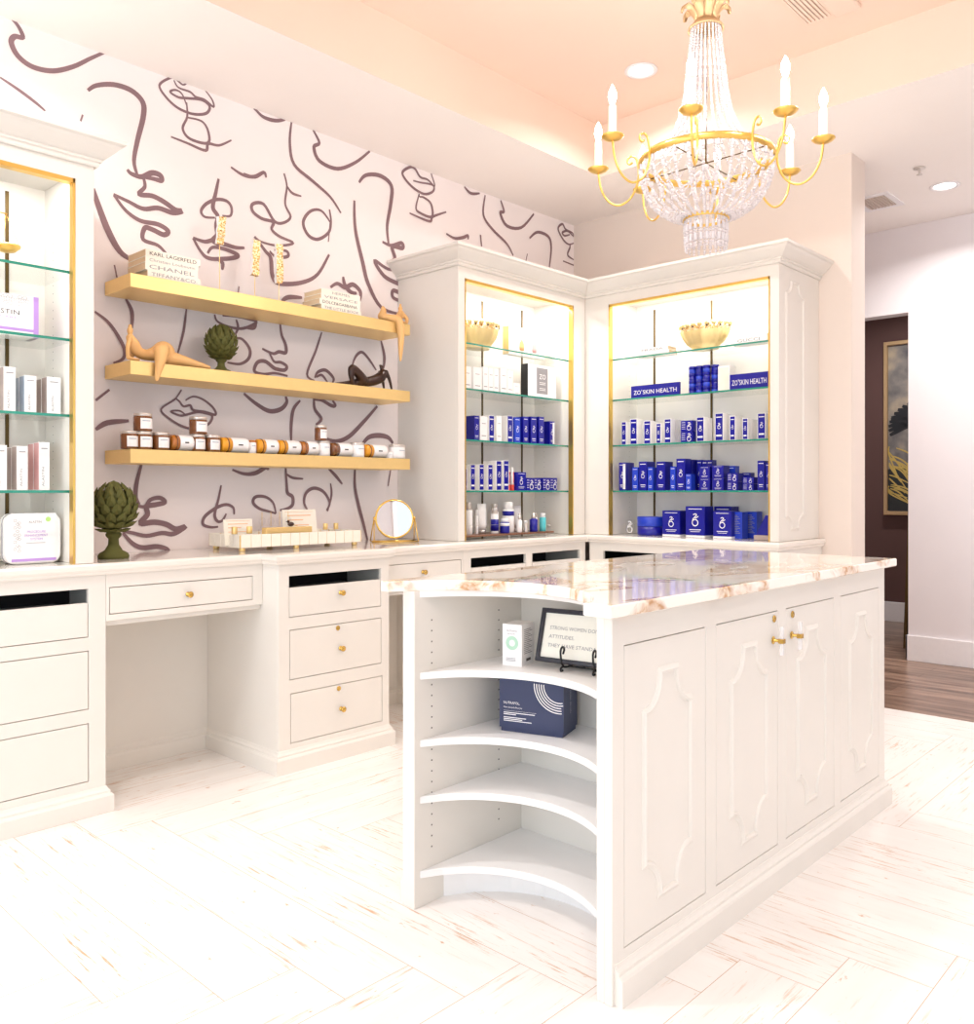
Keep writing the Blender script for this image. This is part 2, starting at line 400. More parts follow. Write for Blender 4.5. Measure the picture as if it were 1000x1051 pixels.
STROKES = [[0.0095,1.212,3.098,1.245,3.07,1.262,3.032,1.232,3.024,1.219,2.995,1.243,2.951,1.298,2.926,1.377,2.937,1.459,2.984,1.531,3.045,1.593,3.095],[0.006,1.178,2.841,1.243,2.816,1.309,2.785,1.348,2.762],[0.0108,1.519,2.904,1.556,2.938,1.631,2.967,1.708,2.967,1.759,2.932,1.761,2.868,1.735,2.756,1.719,2.661,1.732,2.606],[0.0108,1.689,2.614,1.708,2.6,1.755,2.599,1.802,2.629,1.84,2.628,1.845,2.606,1.808,2.604,1.755,2.599],[0.0106,1.764,2.592,1.768,2.557,1.741,2.518,1.802,2.526,1.857,2.513,1.913,2.489,1.944,2.491,1.898,2.473,1.829,2.478,1.761,2.458,1.695,2.474,1.628,2.489],[0.01,1.631,2.486,1.682,2.432,1.748,2.402,1.829,2.404,1.877,2.385,1.857,2.363,1.802,2.375,1.768,2.374,1.761,2.321,1.829,2.309,1.87,2.277],[0.0129,1.541,2.493,1.562,2.429,1.605,2.326,1.656,2.247,1.715,2.217],[0.0062,1.489,2.764,1.498,2.794],[0.0056,1.97,3.092,1.948,3.075,1.913,3.09,1.884,3.083,1.836,3.034,1.87,2.989,1.927,2.96,1.999,2.956,2.065,2.98,2.083,3.018,2.043,3.036,1.97,3.02,1.927,3.01,1.887,3.021,1.913,3.039,1.944,3.031,1.967,2.987],[0.005,1.905,3.081,1.927,3.055,1.984,3.054,2.013,3.04,2.058,3.041,2.103,3.023,2.095,3.056,2.05,3.096],[0.0059,1.967,3.0,1.97,2.934,1.948,2.873,1.984,2.836,2.073,2.842,2.076,2.898,2.043,2.936,1.97,2.931],[0.0061,1.891,2.818,1.97,2.812,2.062,2.804,2.076,2.84,2.133,2.849,2.198,2.893],[0.0079,2.323,3.088,2.373,3.061,2.44,3.064,2.495,3.087],[0.0078,2.195,2.762,2.259,2.742,2.323,2.75,2.378,2.786,2.39,2.763],[0.0093,2.13,2.689,2.115,2.618,2.1,2.545,2.126,2.509,2.115,2.465,2.118,2.424],[0.007,2.111,2.499,2.058,2.491,2.04,2.514,2.065,2.553,2.118,2.587,2.172,2.593,2.198,2.568,2.192,2.527,2.149,2.517],[0.0095,1.999,2.38,2.058,2.374,2.108,2.392,2.159,2.384,2.222,2.38,2.269,2.388],[0.0092,1.999,2.378,2.038,2.324,2.078,2.3,2.159,2.313,2.222,2.333,2.227,2.348,2.159,2.36,2.098,2.355,2.073,2.322],[0.0093,2.118,2.498,2.123,2.425,2.098,2.387,2.138,2.373],[0.0082,2.128,2.301,2.151,2.291,2.149,2.258],[0.0064,2.32,3.085,2.385,3.058,2.448,3.063,2.501,3.085],[0.0079,2.539,3.088,2.529,2.977,2.555,2.874,2.666,2.82,2.781,2.764,2.852,2.694],[0.0092,2.672,3.086,2.711,3.031,2.677,2.998,2.711,2.936,2.828,2.926,2.949,2.993,3.05,3.084],[0.0073,2.264,2.75,2.324,2.748,2.375,2.785,2.389,2.766],[0.0078,2.781,2.63,2.723,2.677,2.654,2.657,2.61,2.591,2.639,2.532,2.7,2.521,2.769,2.57,2.786,2.631,2.776,2.696],[0.0057,2.781,2.63,2.769,2.522],[0.0072,2.494,2.812,2.511,2.752,2.501,2.658,2.533,2.601,2.49,2.56,2.437,2.557,2.375,2.627,2.314,2.613,2.314,2.577,2.365,2.553,2.431,2.55,2.422,2.512,2.469,2.486,2.55,2.47,2.458,2.438,2.365,2.437,2.324,2.455],[0.006,2.511,2.752,2.544,2.724,2.599,2.722],[0.0103,2.324,2.455,2.385,2.396,2.416,2.367,2.427,2.278,2.469,2.249,2.599,2.276,2.7,2.337,2.774,2.456],[0.0073,2.437,2.411,2.507,2.421,2.516,2.395,2.448,2.378,2.41,2.401],[0.011,2.974,2.891,3.024,2.944,3.127,2.967,3.206,2.931,3.201,2.827,3.175,2.698,3.185,2.599],[0.0111,3.14,2.6,3.206,2.593,3.282,2.623,3.288,2.595,3.212,2.588,3.233,2.527,3.206,2.501,3.247,2.509],[0.0111,2.942,2.784,2.949,2.629,2.999,2.461,3.037,2.349,3.127,2.233,3.26,2.212],[0.0113,3.288,2.465,3.18,2.455,3.083,2.483,3.153,2.41,3.26,2.384,3.315,2.37,3.288,2.334,3.22,2.34,3.22,2.299,3.301,2.281,3.329,2.233],[0.0068,3.514,3.084,3.543,3.017,3.485,3.04,3.427,3.04,3.385,3.077,3.343,3.074,3.288,3.024,3.357,2.969,3.456,2.948,3.528,2.981,3.528,3.018,3.427,3.008,3.371,3.004],[0.0068,3.419,2.939,3.393,2.852,3.427,2.829,3.52,2.829,3.514,2.903,3.456,2.927,3.419,2.922],[0.0071,3.343,2.809,3.499,2.797,3.528,2.831,3.639,2.885],[0.008,3.793,3.077,3.851,3.051,3.932,3.071],[0.0083,3.981,3.072,3.965,2.943,4.048,2.871,4.186,2.807,4.249,2.742],[0.0098,4.127,3.074,4.158,3.011,4.123,2.992,4.186,2.924,4.329,2.944,4.458,3.065],[0.0085,3.639,2.754,3.709,2.741,3.781,2.761,3.825,2.783,3.825,2.759],[0.0104,3.938,2.812,3.948,2.74],[0.0094,4.413,2.891,4.496,2.95,4.611,2.945,4.643,2.877,4.623,2.737],[0.0059,4.376,2.732,4.391,2.783],[0.0069,4.896,3.012,4.877,3.03,4.803,3.037,4.767,3.066,4.719,3.021,4.779,2.957,4.84,2.939,4.896,2.959],[0.0069,4.896,3.004,4.827,3.03,4.767,3.006,4.791,2.989,4.852,3.01],[0.0069,4.852,2.942,4.852,2.919,4.827,2.861,4.896,2.841],[0.0076,4.774,2.809,4.896,2.802],[0.0101,2.48,2.162,2.521,2.188,2.603,2.199],[0.0107,2.782,2.283,2.827,2.311,2.879,2.299,2.931,2.324,2.978,2.3,2.985,2.27,2.972,2.23],[0.0107,2.866,2.355,2.879,2.31,2.918,2.28,2.958,2.281],[0.0072,2.264,1.999,2.318,2.002,2.334,2.028],[0.007,2.206,1.935,2.253,1.941,2.296,1.898,2.291,1.85,2.243,1.818,2.175,1.818],[0.0082,2.471,2.042,2.48,1.989,2.503,1.943,2.503,1.903,2.463,1.903,2.429,1.89,2.367,1.907],[0.0084,2.406,1.897,2.435,1.851,2.474,1.851,2.509,1.835,2.497,1.814,2.452,1.814,2.429,1.821,2.384,1.846,2.34,1.836,2.323,1.791,2.373,1.781,2.44,1.793,2.515,1.786],[0.0061,2.726,2.037,2.688,1.935,2.633,1.807,2.682,1.776],[0.0078,2.682,1.792,2.701,1.824,2.751,1.839,2.801,1.803,2.795,1.776],[0.0062,2.691,1.797,2.726,1.811,2.763,1.776],[0.0071,2.925,1.878,2.951,1.934,2.992,1.963,3.04,1.933,3.095,1.874],[0.0082,3.13,2.042,3.154,1.957,3.148,1.891],[0.0099,2.264,1.676,2.329,1.633,2.406,1.6,2.474,1.614,2.509,1.651,2.503,1.68],[0.0085,2.591,1.667,2.55,1.619,2.536,1.539,2.536,1.454],[0.0083,2.67,1.678,2.726,1.678,2.788,1.654,2.814,1.658,2.795,1.683],[0.0082,2.676,1.679,2.682,1.628,2.723,1.58,2.688,1.547],[0.0103,3.102,1.674,3.012,1.587,2.905,1.496,2.814,1.466,2.719,1.487],[0.0122,2.992,1.452,3.04,1.497,3.109,1.511,3.18,1.503,3.216,1.471],[0.0056,3.331,1.605,3.289,1.566,3.331,1.529],[0.0078,2.264,1.281,2.329,1.291,2.384,1.317,2.397,1.307],[0.0084,2.503,1.319,2.509,1.23,2.515,1.19,2.544,1.17,2.544,1.13,2.515,1.111,2.469,1.103],[0.0069,2.446,1.087,2.429,1.141,2.384,1.171,2.329,1.171,2.316,1.142,2.351,1.113,2.406,1.098,2.446,1.087],[0.006,2.503,1.289,2.544,1.268,2.609,1.263],[0.0077,2.64,1.094,2.615,1.139,2.627,1.19,2.676,1.215,2.738,1.195,2.776,1.138,2.757,1.097],[0.0057,2.782,1.241,2.788,1.179,2.763,1.092],[0.0079,2.769,1.319,2.814,1.283,2.859,1.237],[0.0092,2.945,1.317,2.945,1.221,2.972,1.115,3.005,1.018,3.033,0.925],[0.0072,3.199,1.321,3.18,1.228],[0.0141,3.088,1.032,3.209,1.006,3.334,1.014],[0.0141,3.109,1.015,3.166,0.958,3.252,0.955,3.334,0.924],[0.0084,1.551,1.588,1.61,1.639],[0.0054,1.941,1.667,1.908,1.62,1.843,1.57,1.884,1.529,1.951,1.497,2.018,1.491,2.078,1.518,2.095,1.556,2.058,1.567,2.018,1.569,1.96,1.552,1.931,1.548,1.889,1.563,1.931,1.569,1.96,1.553],[0.0054,1.913,1.624,1.931,1.612,1.951,1.591,1.984,1.598,1.999,1.577,2.058,1.572,2.113,1.563,2.098,1.597,2.048,1.63,1.999,1.64,1.96,1.619],[0.0099,1.551,1.463,1.601,1.495,1.695,1.509],[0.0087,1.752,1.321,1.73,1.235,1.726,1.174,1.743,1.139],[0.0107,1.721,1.14,1.766,1.13,1.793,1.161,1.838,1.169,1.861,1.149,1.82,1.139,1.775,1.13,1.779,1.095,1.748,1.057,1.811,1.06,1.866,1.049,1.913,1.026,1.96,1.036,1.903,1.004,1.847,1.01,1.775,1.0,1.713,1.015,1.669,1.025],[0.0098,1.669,1.016,1.713,0.968,1.757,0.948,1.82,0.95,1.866,0.939,1.884,0.924],[0.0078,2.201,1.303,2.264,1.284,2.329,1.287,2.39,1.317,2.401,1.305],[0.0065,2.142,1.228,2.128,1.163,2.108,1.089,2.123,1.056,2.149,1.06,2.169,1.092],[0.007,2.211,1.087,2.206,1.12,2.169,1.135,2.118,1.121,2.058,1.081,2.048,1.044,2.088,1.029,2.126,1.03],[0.0055,1.631,2.183,1.642,2.13],[0.0077,1.682,2.043,1.708,1.991,1.708,1.918],[0.0054,1.965,2.044,1.951,1.938,1.922,1.831],[0.0072,1.547,1.967,1.601,1.933,1.644,1.88,1.674,1.824,1.669,1.78,1.627,1.755],[0.0061,2.108,2.038,2.123,2.007,2.19,1.989,2.264,1.994,2.334,2.033,2.296,2.042,2.222,2.045,2.149,2.039],[0.0057,2.222,2.031,2.232,1.995,2.216,1.955],[0.0057,2.232,2.155,2.237,2.194]]
CHW, WSTR, E_REAR, E_RIGHT, EXPO = 4.5, 1.0, 98, 24, -0.64
# ================================================================== the room
WY, WX, CZ, TZ = 3.76, 4.90, 3.085, 3.39
def struct(mb, name, mats, **k): return tag(mb.build(name, None, mats, **k), kind='structure')

# wallpapered wall with its line drawing
mb=MB().box(-3.2,WX,WY,WY+.12,0,CZ)
for st in STROKES:
    pts=[(st[i],st[i+1]) for i in range(1,len(st),2)]
    mb.ribbon(pts, st[0], y=WY-.0010-STROKES.index(st)*.00003, mi=1, taper=True)
struct(mb,'wall_left',['wallpaper','stroke'],fix=False)
# partition behind the right-hand display cabinet
struct(MB().box(WX,5.10,1.82,WY+.12,0,CZ),'wall_back','beige')
# white wall of the hall, with the doorway
mb=MB().wall(-3.0,WY,0,CZ,[(2.03,2.98,-1,2.47)],0,.12,T=Matrix(((0,1,0,6.53),(1,0,0,0),(0,0,1,0),(0,0,0,1))))
struct(mb,'wall_hall','white_wall')
struct(MB().box(6.512,6.53,-3.0,2.042,0,.178).box(6.512,6.66,2.03,2.042,0,.178),'baseboard_hall','trim',bevel=.002)
struct(MB().box(8.37,8.49,-.5,4.6,0,CZ),'wall_far','brown_wall')
struct(MB().box(8.352,8.37,-.5,4.6,0,.18),'baseboard_far','trim',bevel=.002)
struct(MB().box(5.10,8.37,WY,WY+.12,0,CZ),'wall_end','white_wall')
struct(MB().box(6.65,8.37,-.5,-.38,0,CZ),'wall_far_side','brown_wall')
# walls behind the viewer, with shop windows
WIN=[(-2.6,.1,.35,2.75),(.5,3.2,.35,2.75)]
TY=Matrix(((0,1,0,-3.2),(1,0,0,0),(0,0,1,0),(0,0,0,1)))
struct(MB().wall(-3.0,WY,0,CZ,WIN,-.12,0,T=TY),'wall_rear','white_wall')
WIN2=[(-2.4,.6,.35,2.75),(1.2,4.2,.35,2.75)]
struct(MB().wall(-3.2,6.53,0,CZ,WIN2,-3.12,-3.0),'wall_right','white_wall')
wi=0
for (a,b,c,d) in WIN:
    wi+=1
    f=MB()
    for q in ((a,a+.06,c,d),(b-.06,b,c,d),((a+b)/2-.03,(a+b)/2+.03,c,d),(a,b,c,c+.06),(a,b,d-.06,d)): f.box(-3.28,-3.22,q[0],q[1],q[2],q[3])
    w=struct(f,'window_%d'%wi,'trim'); MB().box(-3.255,-3.245,a,b,c,d).build('pane',w,'glass')
for (a,b,c,d) in WIN2:
    wi+=1
    f=MB()
    for q in ((a,a+.06,c,d),(b-.06,b,c,d),((a+b)/2-.03,(a+b)/2+.03,c,d),(a,b,c,c+.06),(a,b,d-.06,d)): f.box(q[0],q[1],-3.08,-3.02,q[2],q[3])
    w=struct(f,'window_%d'%wi,'trim'); MB().box(a,b,-3.055,-3.045,c,d).build('pane',w,'glass')
# ceiling: low soffit, raised tray over the island
X0,X1,Y0,Y1=-.9,4.25,-1.3,3.065
mb=MB()
for (a,b,c,d) in ((-3.2,X0,-3.0,WY),(X1,8.37,-3.0,WY),(X0,X1,-3.0,Y0),(X0,X1,Y1,WY)): mb.box(a,b,c,d,CZ,CZ+.04)
e_=.001; mb.add([(X0+e_,Y0+e_,CZ+.0004),(X1-e_,Y0+e_,CZ+.0004),(X1-e_,Y1-e_,CZ+.0004),(X0+e_,Y1-e_,CZ+.0004),(X0+e_,Y0+e_,TZ),(X1-e_,Y0+e_,TZ),(X1-e_,Y1-e_,TZ),(X0+e_,Y1-e_,TZ)],[(0,4,5,1),(1,5,6,2),(2,6,7,3),(3,7,4,0)],1)
mb.box(X0-.05,X1+.05,Y0-.05,Y1+.05,TZ,TZ+.05,1)
struct(mb,'ceiling',['ceil','ceil_tray'],fix=False)
# herringbone plank floor
def herring():
    W=.20; n=7; me=bpy.data.meshes.new('floor'); vs=[]; fs=[]; mi=[]; uvs=[]
    g=.0008; xmax=5.0
    def plank(x0,y0,x1,y1,vert):
        x0,x1=max(x0,-3.2),min(x1,xmax); y0,y1=max(y0,-3.0),min(y1,WY)
        if x1-x0<.004 or y1-y0<.004: return
        o=len(vs); a,b,c,d=x0+g,x1-g,y0+g,y1-g
        vs.extend([(a,c,0),(b,c,0),(b,d,0),(a,d,0)]); fs.append((o,o+1,o+2,o+3)); mi.append(0)
        ou,ov=random.uniform(0,50),random.uniform(0,50)
        for (x,y) in ((a,c),(b,c),(b,d),(a,d)): uvs.append((ou+(y if vert else x), ov+(x if vert else y)))
    ox,oy=1.66,.045
    for k in range(-40,40):
        for j in range(-6,8):
            x=(k+2*n*j)*W+ox; y=oy-(k+1)*W
            if -6<x<7 and -5<y<5: plank(x,y,x+n*W,y+W,False)
            c=k+2*n*j; x=c*W+ox
    for c in range(-40,60):
        for j in range(-8,9):
            x=c*W+ox; a=(c-2*n*j-2*n+1); y=oy-(a+n)*W
            if -6<x<7 and -6<y<5: plank(x,y,x+W,y+n*W,True)
    o=len(vs); vs.extend([(-3.2,-3.0,-.0006),(xmax,-3.0,-.0006),(xmax,WY,-.0006),(-3.2,WY,-.0006)]); fs.append((o,o+1,o+2,o+3)); mi.append(1); uvs.extend([(0,0)]*4)
    o=len(vs); vs.extend([(-3.2,-3.0,-.06),(xmax,-3.0,-.06),(xmax,WY,-.06),(-3.2,WY,-.06)]); fs.append((o,o+3,o+2,o+1)); mi.append(1); uvs.extend([(0,0)]*4)
    me.from_pydata(vs,[],fs); me.materials.append(M['plank']); me.materials.append(M['seam'])
    me.polygons.foreach_set('material_index',mi)
    u=me.uv_layers.new(name='UVMap')
    for i,q in enumerate(uvs): u.data[i].uv=q
    ob=bpy.data.objects.new('floor',me); C.objects.link(ob); tag(ob,kind='structure')
herring()
struct(MB().box(5.0,8.37,-3.0,4.0,-.06,0),'floor_hall','wood')

# ================================================================== ceiling fittings
def downlight(x,y,z,label,e=16):
    t=thing('recessed_light',label,'ceiling light',(x,y,z),0,'recessed ceiling lights')
    MB().lathe([(.062,-.001),(.085,-.001),(.085,-.006),(.075,-.008),(.062,-.004),(.062,-.001)],32).build('trim_ring',t,'trim')
    MB().cyl(.062,-.0035,-.001,32).build('lens',t,'lamp')
    l=bpy.data.lights.new('downlight','AREA'); l.shape='DISK'; l.size=.12; l.energy=e; l.color=(1,.99,.97); l.spread=R(150)
    o=bpy.data.objects.new('downlight',l); C.objects.link(o); o.location=(x,y,z-.012)
downlight(3.83,2.50,TZ,'round recessed light in the raised tray ceiling left of the chandelier')
downlight(5.83,1.60,CZ,'round recessed light in the low hall ceiling near the sprinkler',34)
t=thing('sprinkler_head','small chrome sprinkler head on the hall ceiling','sprinkler',(5.41,1.62,CZ))
MB().lathe([(.032,0),(.034,-.004),(.02,-.008)],20).build('escutcheon',t,'silver')
MB().cyl(.007,-.034,-.006,8).box(-.013,-.009,-.003,.003,-.036,-.008).box(.009,.013,-.003,.003,-.036,-.008).cyl(.017,-.04,-.037,12).build('nozzle',t,'silver')
t=thing('air_vent','small dark louvred vent on the hall ceiling beside the partition wall','vent',(5.85,2.01,CZ))
MB().box(-.16,.16,-.12,-.085,-.008,0).box(-.16,.16,.085,.12,-.008,0).box(-.16,-.125,-.085,.085,-.008,0).box(.125,.16,-.085,.085,-.008,0).build('vent_frame',t,'trim')
mb=MB().box(-.125,.125,-.085,.085,-.002,-.001)
mb.build('vent_back',t,'vent_dark')
mb=MB()
for k in range(8): mb.box(-.125,.125,-.08+k*.021,-.07+k*.021,-.007,-.003)
mb.build('louvres',t,'vent_dark')
t=thing('air_vent','white louvred vent in the tray ceiling right of the chandelier top','vent',(3.83,1.62,TZ))
MB().box(-.152,.152,-.064,-.054,-.010,0).box(-.152,.152,.054,.064,-.010,0).box(-.152,-.142,-.054,.054,-.010,0).box(.142,.152,-.054,.054,-.010,0).build('vent_frame',t,'ceil_tray')
MB().box(-.142,.142,-.054,.054,-.002,-.0005).build('vent_back',t,'vent_dark')
mb=MB()
for k in range(6): mb.box(-.142,.142,-.052+k*.0182,-.041+k*.0182,-.010,-.003)
mb.build('louvres',t,'ceil_tray')
tag(put(MB().box(-.12,.12,-.057,.057,-.022,0).build('ceiling_box',None,'ceil_tray',bevel=.008,segs=3),(3.87,1.495,TZ)),'smooth pale box fixed to the tray ceiling right of the louvred vent','ceiling box')

# ================================================================== cabinet helpers
CROWN=[(0,2.403),(.010,2.403),(.014,2.409),(.014,2.418),(.022,2.422),(.022,2.430),(.030,2.434),(.040,2.442),(.055,2.456),(.068,2.470),(.074,2.480),(.080,2.482),(.086,2.486),(.086,2.499),(.080,2.502)]
BASEM=[(.022,0),(.022,.060),(.018,.066),(.012,.070),(.012,.078),(.005,.086),(.002,.094),(0,.095)]
LIP=[(-.002,.888),(.012,.888),(.014,.898),(.019,.903),(.022,.908),(.022,.922),(.017,.929),(.010,.931)]
def knob(mb_, x, y, z, r=.0125, T=None):
    A=(T if T is not None else Matrix()) @ TX(x,y,z) @ FRONT
    mb_.lathe([(.010,0),(.010,.002),(.004,.003),(.004,.014),(r*.7,.016),(r,.019),(r,.024),(r*.7,.027),(.0001,.0275)],18,T=A); return mb_
def lockdisc(mb_, x,y,z,T=None):
    A=(T if T is not None else Matrix()) @ TX(x,y,z) @ FRONT
    mb_.lathe([(.011,0),(.011,.002),(.009,.0032),(.003,.0032),(.0025,.0025),(.0001,.0025)],18,T=A); return mb_

def base_cabinet(label, x0,x1,yf, drawers, slots, T=Matrix(), yb=WY-.01, mould=None, knobs=(), locks=(), side_mould=(1,1), name='drawer_cabinet', zbot=0):
    """floor cabinet; T turns it for the back wall. drawers/slots = holes in the face (x0,x1,z0,z1)."""
    c=T @ Vector(((x0+x1)/2,(yf+yb)/2,0))
    t=thing(name,label,'cabinet',tuple(c))
    hol=[]
    for d in drawers:
        hit=[s_ for s_ in slots if abs(s_[0]-d[0])<.02 and abs(s_[2]-d[3])<.02]
        hol.append((d[0]-.002,d[1]+.002,d[2]-.002,hit[0][3] if hit else d[3]+.003))
    for s_ in slots:
        if not any(abs(s_[0]-h[0])<.02 and abs(s_[3]-h[3])<.001 for h in hol): hol.append(s_)
    mb=MB().wall(x0,x1,.0,.888,hol,yf,yf+.02,T=T)
    mb.box(x0,x0+.016,yf+.02,yb,0,.888,T=T).box(x1-.016,x1,yf+.02,yb,0,.888,T=T).box(x0+.016,x1-.016,yb-.01,yb,0,.888,T=T).box(x0+.016,x1-.016,yf+.02,yb-.01,.870,.888,T=T)
    mb.build('body',t,'paint',bevel=.0012,world=True)
    if slots: MB().box(x0+.017,x1-.017,yf+.021,yf+.30,.865,.869,T=T).box(x0+.017,x0+.03,yf+.035,yf+.30,.60,.865,T=T).box(x0+.017,x1-.017,yf+.30,yf+.305,.60,.869,T=T).build('shade_sheet',t,'dark',world=True)  # dark sheets added behind the slots to stand for their shade
    for i,d in enumerate(drawers):
        dr=MB().box(d[0]+.001,d[1]-.001,yf+.0005,yf+.018,d[2]+.001,d[3],T=T).box(d[0]+.02,d[1]-.02,yf+.018,yf+.28,d[2]+.02,min(d[3]-.02,d[2]+.1),T=T).build('drawer',t,'paint',bevel=.0012,world=True)
        for kx,kz in knobs:
            if d[0]<kx<d[1] and d[2]<kz<d[3]: knob(MB(),kx,yf,kz,T=T).build('knob',dr,'brass',world=True)
        for kx,kz in locks:
            if d[0]<kx<d[1] and d[2]<kz<d[3]: lockdisc(MB(),kx,yf,kz,T=T).build('lock',dr,'brass',world=True)
    # plinth moulding round the foot
    MB().loft([(x0,yf),(x1,yf),(x1,yb),(x0,yb)],BASEM,T=T,yc=yb).build('plinth',t,'paint',world=True)
    return t

YL=3.27   # face plane of the recessed left run
YD=3.15   # face plane of the projecting drawer cabinet
base_cabinet('cream drawer cabinet at the left edge under the tall left showcase', .12,1.388,YL,
    [(.20,1.322,.660,.786),(.20,1.324,.393,.606),(.20,1.324,.125,.337)], [(.20,1.322,.787,.838)], knobs=[(.76,.735),(.76,.50),(.76,.23)])
base_cabinet('cream three drawer cabinet projecting between the two knee spaces', 2.063,2.673,YD,
    [(2.118,2.622,.660,.785),(2.120,2.624,.392,.602),(2.125,2.630,.119,.329)], [(2.118,2.622,.786,.836)], knobs=[(2.387,.743),(2.387,.493),(2.390,.22)], locks=[(2.373,.585),(2.378,.313)])
YR=3.21
base_cabinet('cream cabinet run below the left corner showcase', 3.235,4.30,YR,
    [(3.293,3.738,.66,.790),(3.797,4.244,.66,.790),(3.293,3.738,.125,.60),(3.797,4.244,.125,.60)], [(3.293,3.738,.791,.843),(3.797,4.244,.791,.843)], knobs=[(3.515,.72),(4.02,.72)])
# right wall run, looks to -x : local x = -y, local y = x
TB=Matrix(((0,1,0,0),(-1,0,0,0),(0,0,1,0),(0,0,0,1)))
base_cabinet('cream cabinet run below the right showcase, mostly behind the island', -3.19,-1.985,4.315,
    [(-3.085,-2.62,.66,.787),(-2.56,-2.095,.66,.787),(-3.085,-2.62,.125,.60),(-2.56,-2.095,.125,.60)], [(-3.085,-2.62,.788,.838),(-2.56,-2.095,.788,.838)], T=TB, yb=WX-.005, knobs=[(-2.85,.72),(-2.33,.72)])

def desk(label, x0,x1,yf, dr, kn, back_y=3.74):
    t=thing('knee_desk',label,'desk',((x0+x1)/2,(yf+back_y)/2,0))
    MB().wall(x0,x1,.71,.888,[(dr[0]-.002,dr[1]+.002,dr[2]-.002,dr[3]+.003)],yf,yf+.02).box(x0,x1,yf+.02,back_y,.69,.708).build('apron',t,'paint',bevel=.0012,world=True)
    d=MB().box(dr[0]+.001,dr[1]-.001,yf+.0005,yf+.018,dr[2]+.001,dr[3]).box(dr[0]+.02,dr[1]-.02,yf+.018,yf+.3,dr[2]+.01,dr[3]-.02).build('drawer',t,'paint',bevel=.0012,world=True)
    knob(MB(),kn[0],yf,kn[1]).build('knob',d,'brass',world=True)
    MB().box(x0,x1,back_y,WY-.001,0,.888).build('back_panel',t,'paint',world=True)
    MB().add([(x,back_y-o,z) for o,z in BASEM for x in (x0,x1)],[(2*i,2*i+1,2*i+3,2*i+2) for i in range(len(BASEM)-1)]).build('skirting',t,'paint',world=True,fix=False)
    return t
desk('cream knee space desk with pencil drawer left of the projecting drawers', 1.389,2.062,YL,(1.403,2.012,.736,.834),(1.717,.784))
desk('cream knee space desk with pencil drawer right of the projecting drawers', 2.674,3.234,YR,(2.70,3.217,.737,.839),(2.944,.794))

# one continuous worktop along both walls
foot=[(.10,YL),(2.062,YL),(2.062,YD),(2.674,YD),(2.674,YR),(4.315,YR),(4.315,1.985),(WX-.002,1.985),(WX-.002,WY-.002),(.10,WY-.002)]
def lipoff(poly, d):
    q=offset(poly,d); 
    return [ (min(x,WX-.002) if abs(px-(WX-.002))<1e-6 else x, min(y,WY-.002) if abs(py-(WY-.002))<1e-6 else y) for (x,y),(px,py) in zip(q,poly)]
vs=[];fs=[];n=len(foot)
for off,z in LIP: vs+=[(x,y,z) for x,y in lipoff(foot,off)]
for i in range(len(LIP)-1):
    for k in range(n): fs.append((i*n+k,i*n+(k+1)%n,(i+1)*n+(k+1)%n,(i+1)*n+k))
fs.append(tuple(range(n))[::-1]); fs.append(tuple((len(LIP)-1)*n+k for k in range(n)))
tag(MB().add(vs,fs).build('worktop',None,'counter_paint'),'long cream worktop running along the wallpapered wall and round the corner','countertop')

# octagonal applied moulding with hollow shoulders
def ornament(mb, xc, hw, z0, z1, sh=.072, fl=.040, y=0, T=None, r=.0055):
    pts=[]
    def shoulder(xa,za,xb,zb,cx,cz):
        # quarter hollow from (xa,za) to (xb,zb) bulging towards the panel centre
        out=[]
        for k in range(9):
            a=k/8*PI/2
            out.append((xa+(xb-xa)*(1-math.cos(a)) , za+(zb-za)*math.sin(a)))
        return out
    L=xc-hw; Rr=xc+hw; a=xc-fl; b=xc+fl
    pts+= [(L+.0,z0+sh*1.05),(L,z1-sh*1.05)]
    pts+= [(L,z1-sh*1.05)]+[(L+(a-L)*math.sin(k/8*PI/2), z1-sh*1.05+(sh*1.05-.008)*(1-math.cos(k/8*PI/2))) for k in range(1,9)]+[(a,z1)]
    pts+= [(b,z1)]+[(Rr-(Rr-b)*math.sin(k/8*PI/2), z1-sh*1.05+(sh*1.05-.008)*(1-math.cos(k/8*PI/2))) for k in range(8,0,-1)]+[(Rr,z1-sh*1.05)]
    pts+= [(Rr,z0+sh*1.05)]+[(Rr-(Rr-b)*math.sin(k/8*PI/2), z0+sh*1.05-(sh*1.05-.008)*(1-math.cos(k/8*PI/2))) for k in range(1,9)]+[(b,z0)]
    pts+= [(a,z0)]+[(L+(a-L)*math.sin(k/8*PI/2), z0+sh*1.05-(sh*1.05-.008)*(1-math.cos(k/8*PI/2))) for k in range(8,0,-1)]
    q=[]; 
    for p in pts:
        if not q or math.dist(p,q[-1])>.002: q.append(p)
    if math.dist(q[0],q[-1])<.002: q.pop()
    n=len(q)
    prof=[(-r*1.15,0),(-r*.8,-r*.75),(-.1*r,-r*.95),(r*.4,-r*.55),(r*1.15,-r*.2),(r*1.2,0)]
    vs=[];fs=[]
    for i in range(n):
        p0,p1,p2=q[i-1],q[i],q[(i+1)%n]
        t1=Vector((p1[0]-p0[0],p1[1]-p0[1])).normalized(); t2=Vector((p2[0]-p1[0],p2[1]-p1[1])).normalized()
        n1=Vector((-t1.y,t1.x)); n2=Vector((-t2.y,t2.x)); m=(n1+n2)
        if m.length<1e-4: m=n1
        m.normalize(); k=1/max(m.dot(n1),.45)
        for u,w in prof: vs.append((p1[0]+m.x*u*k, y+w, p1[1]+m.y*u*k))
    m_=len(prof)
    for i in range(n):
        j=(i+1)%n
        for k in range(m_-1): fs.append((i*m_+k,j*m_+k,j*m_+k+1,i*m_+k+1))
    mb.add(vs,fs,0,T,False); return mb

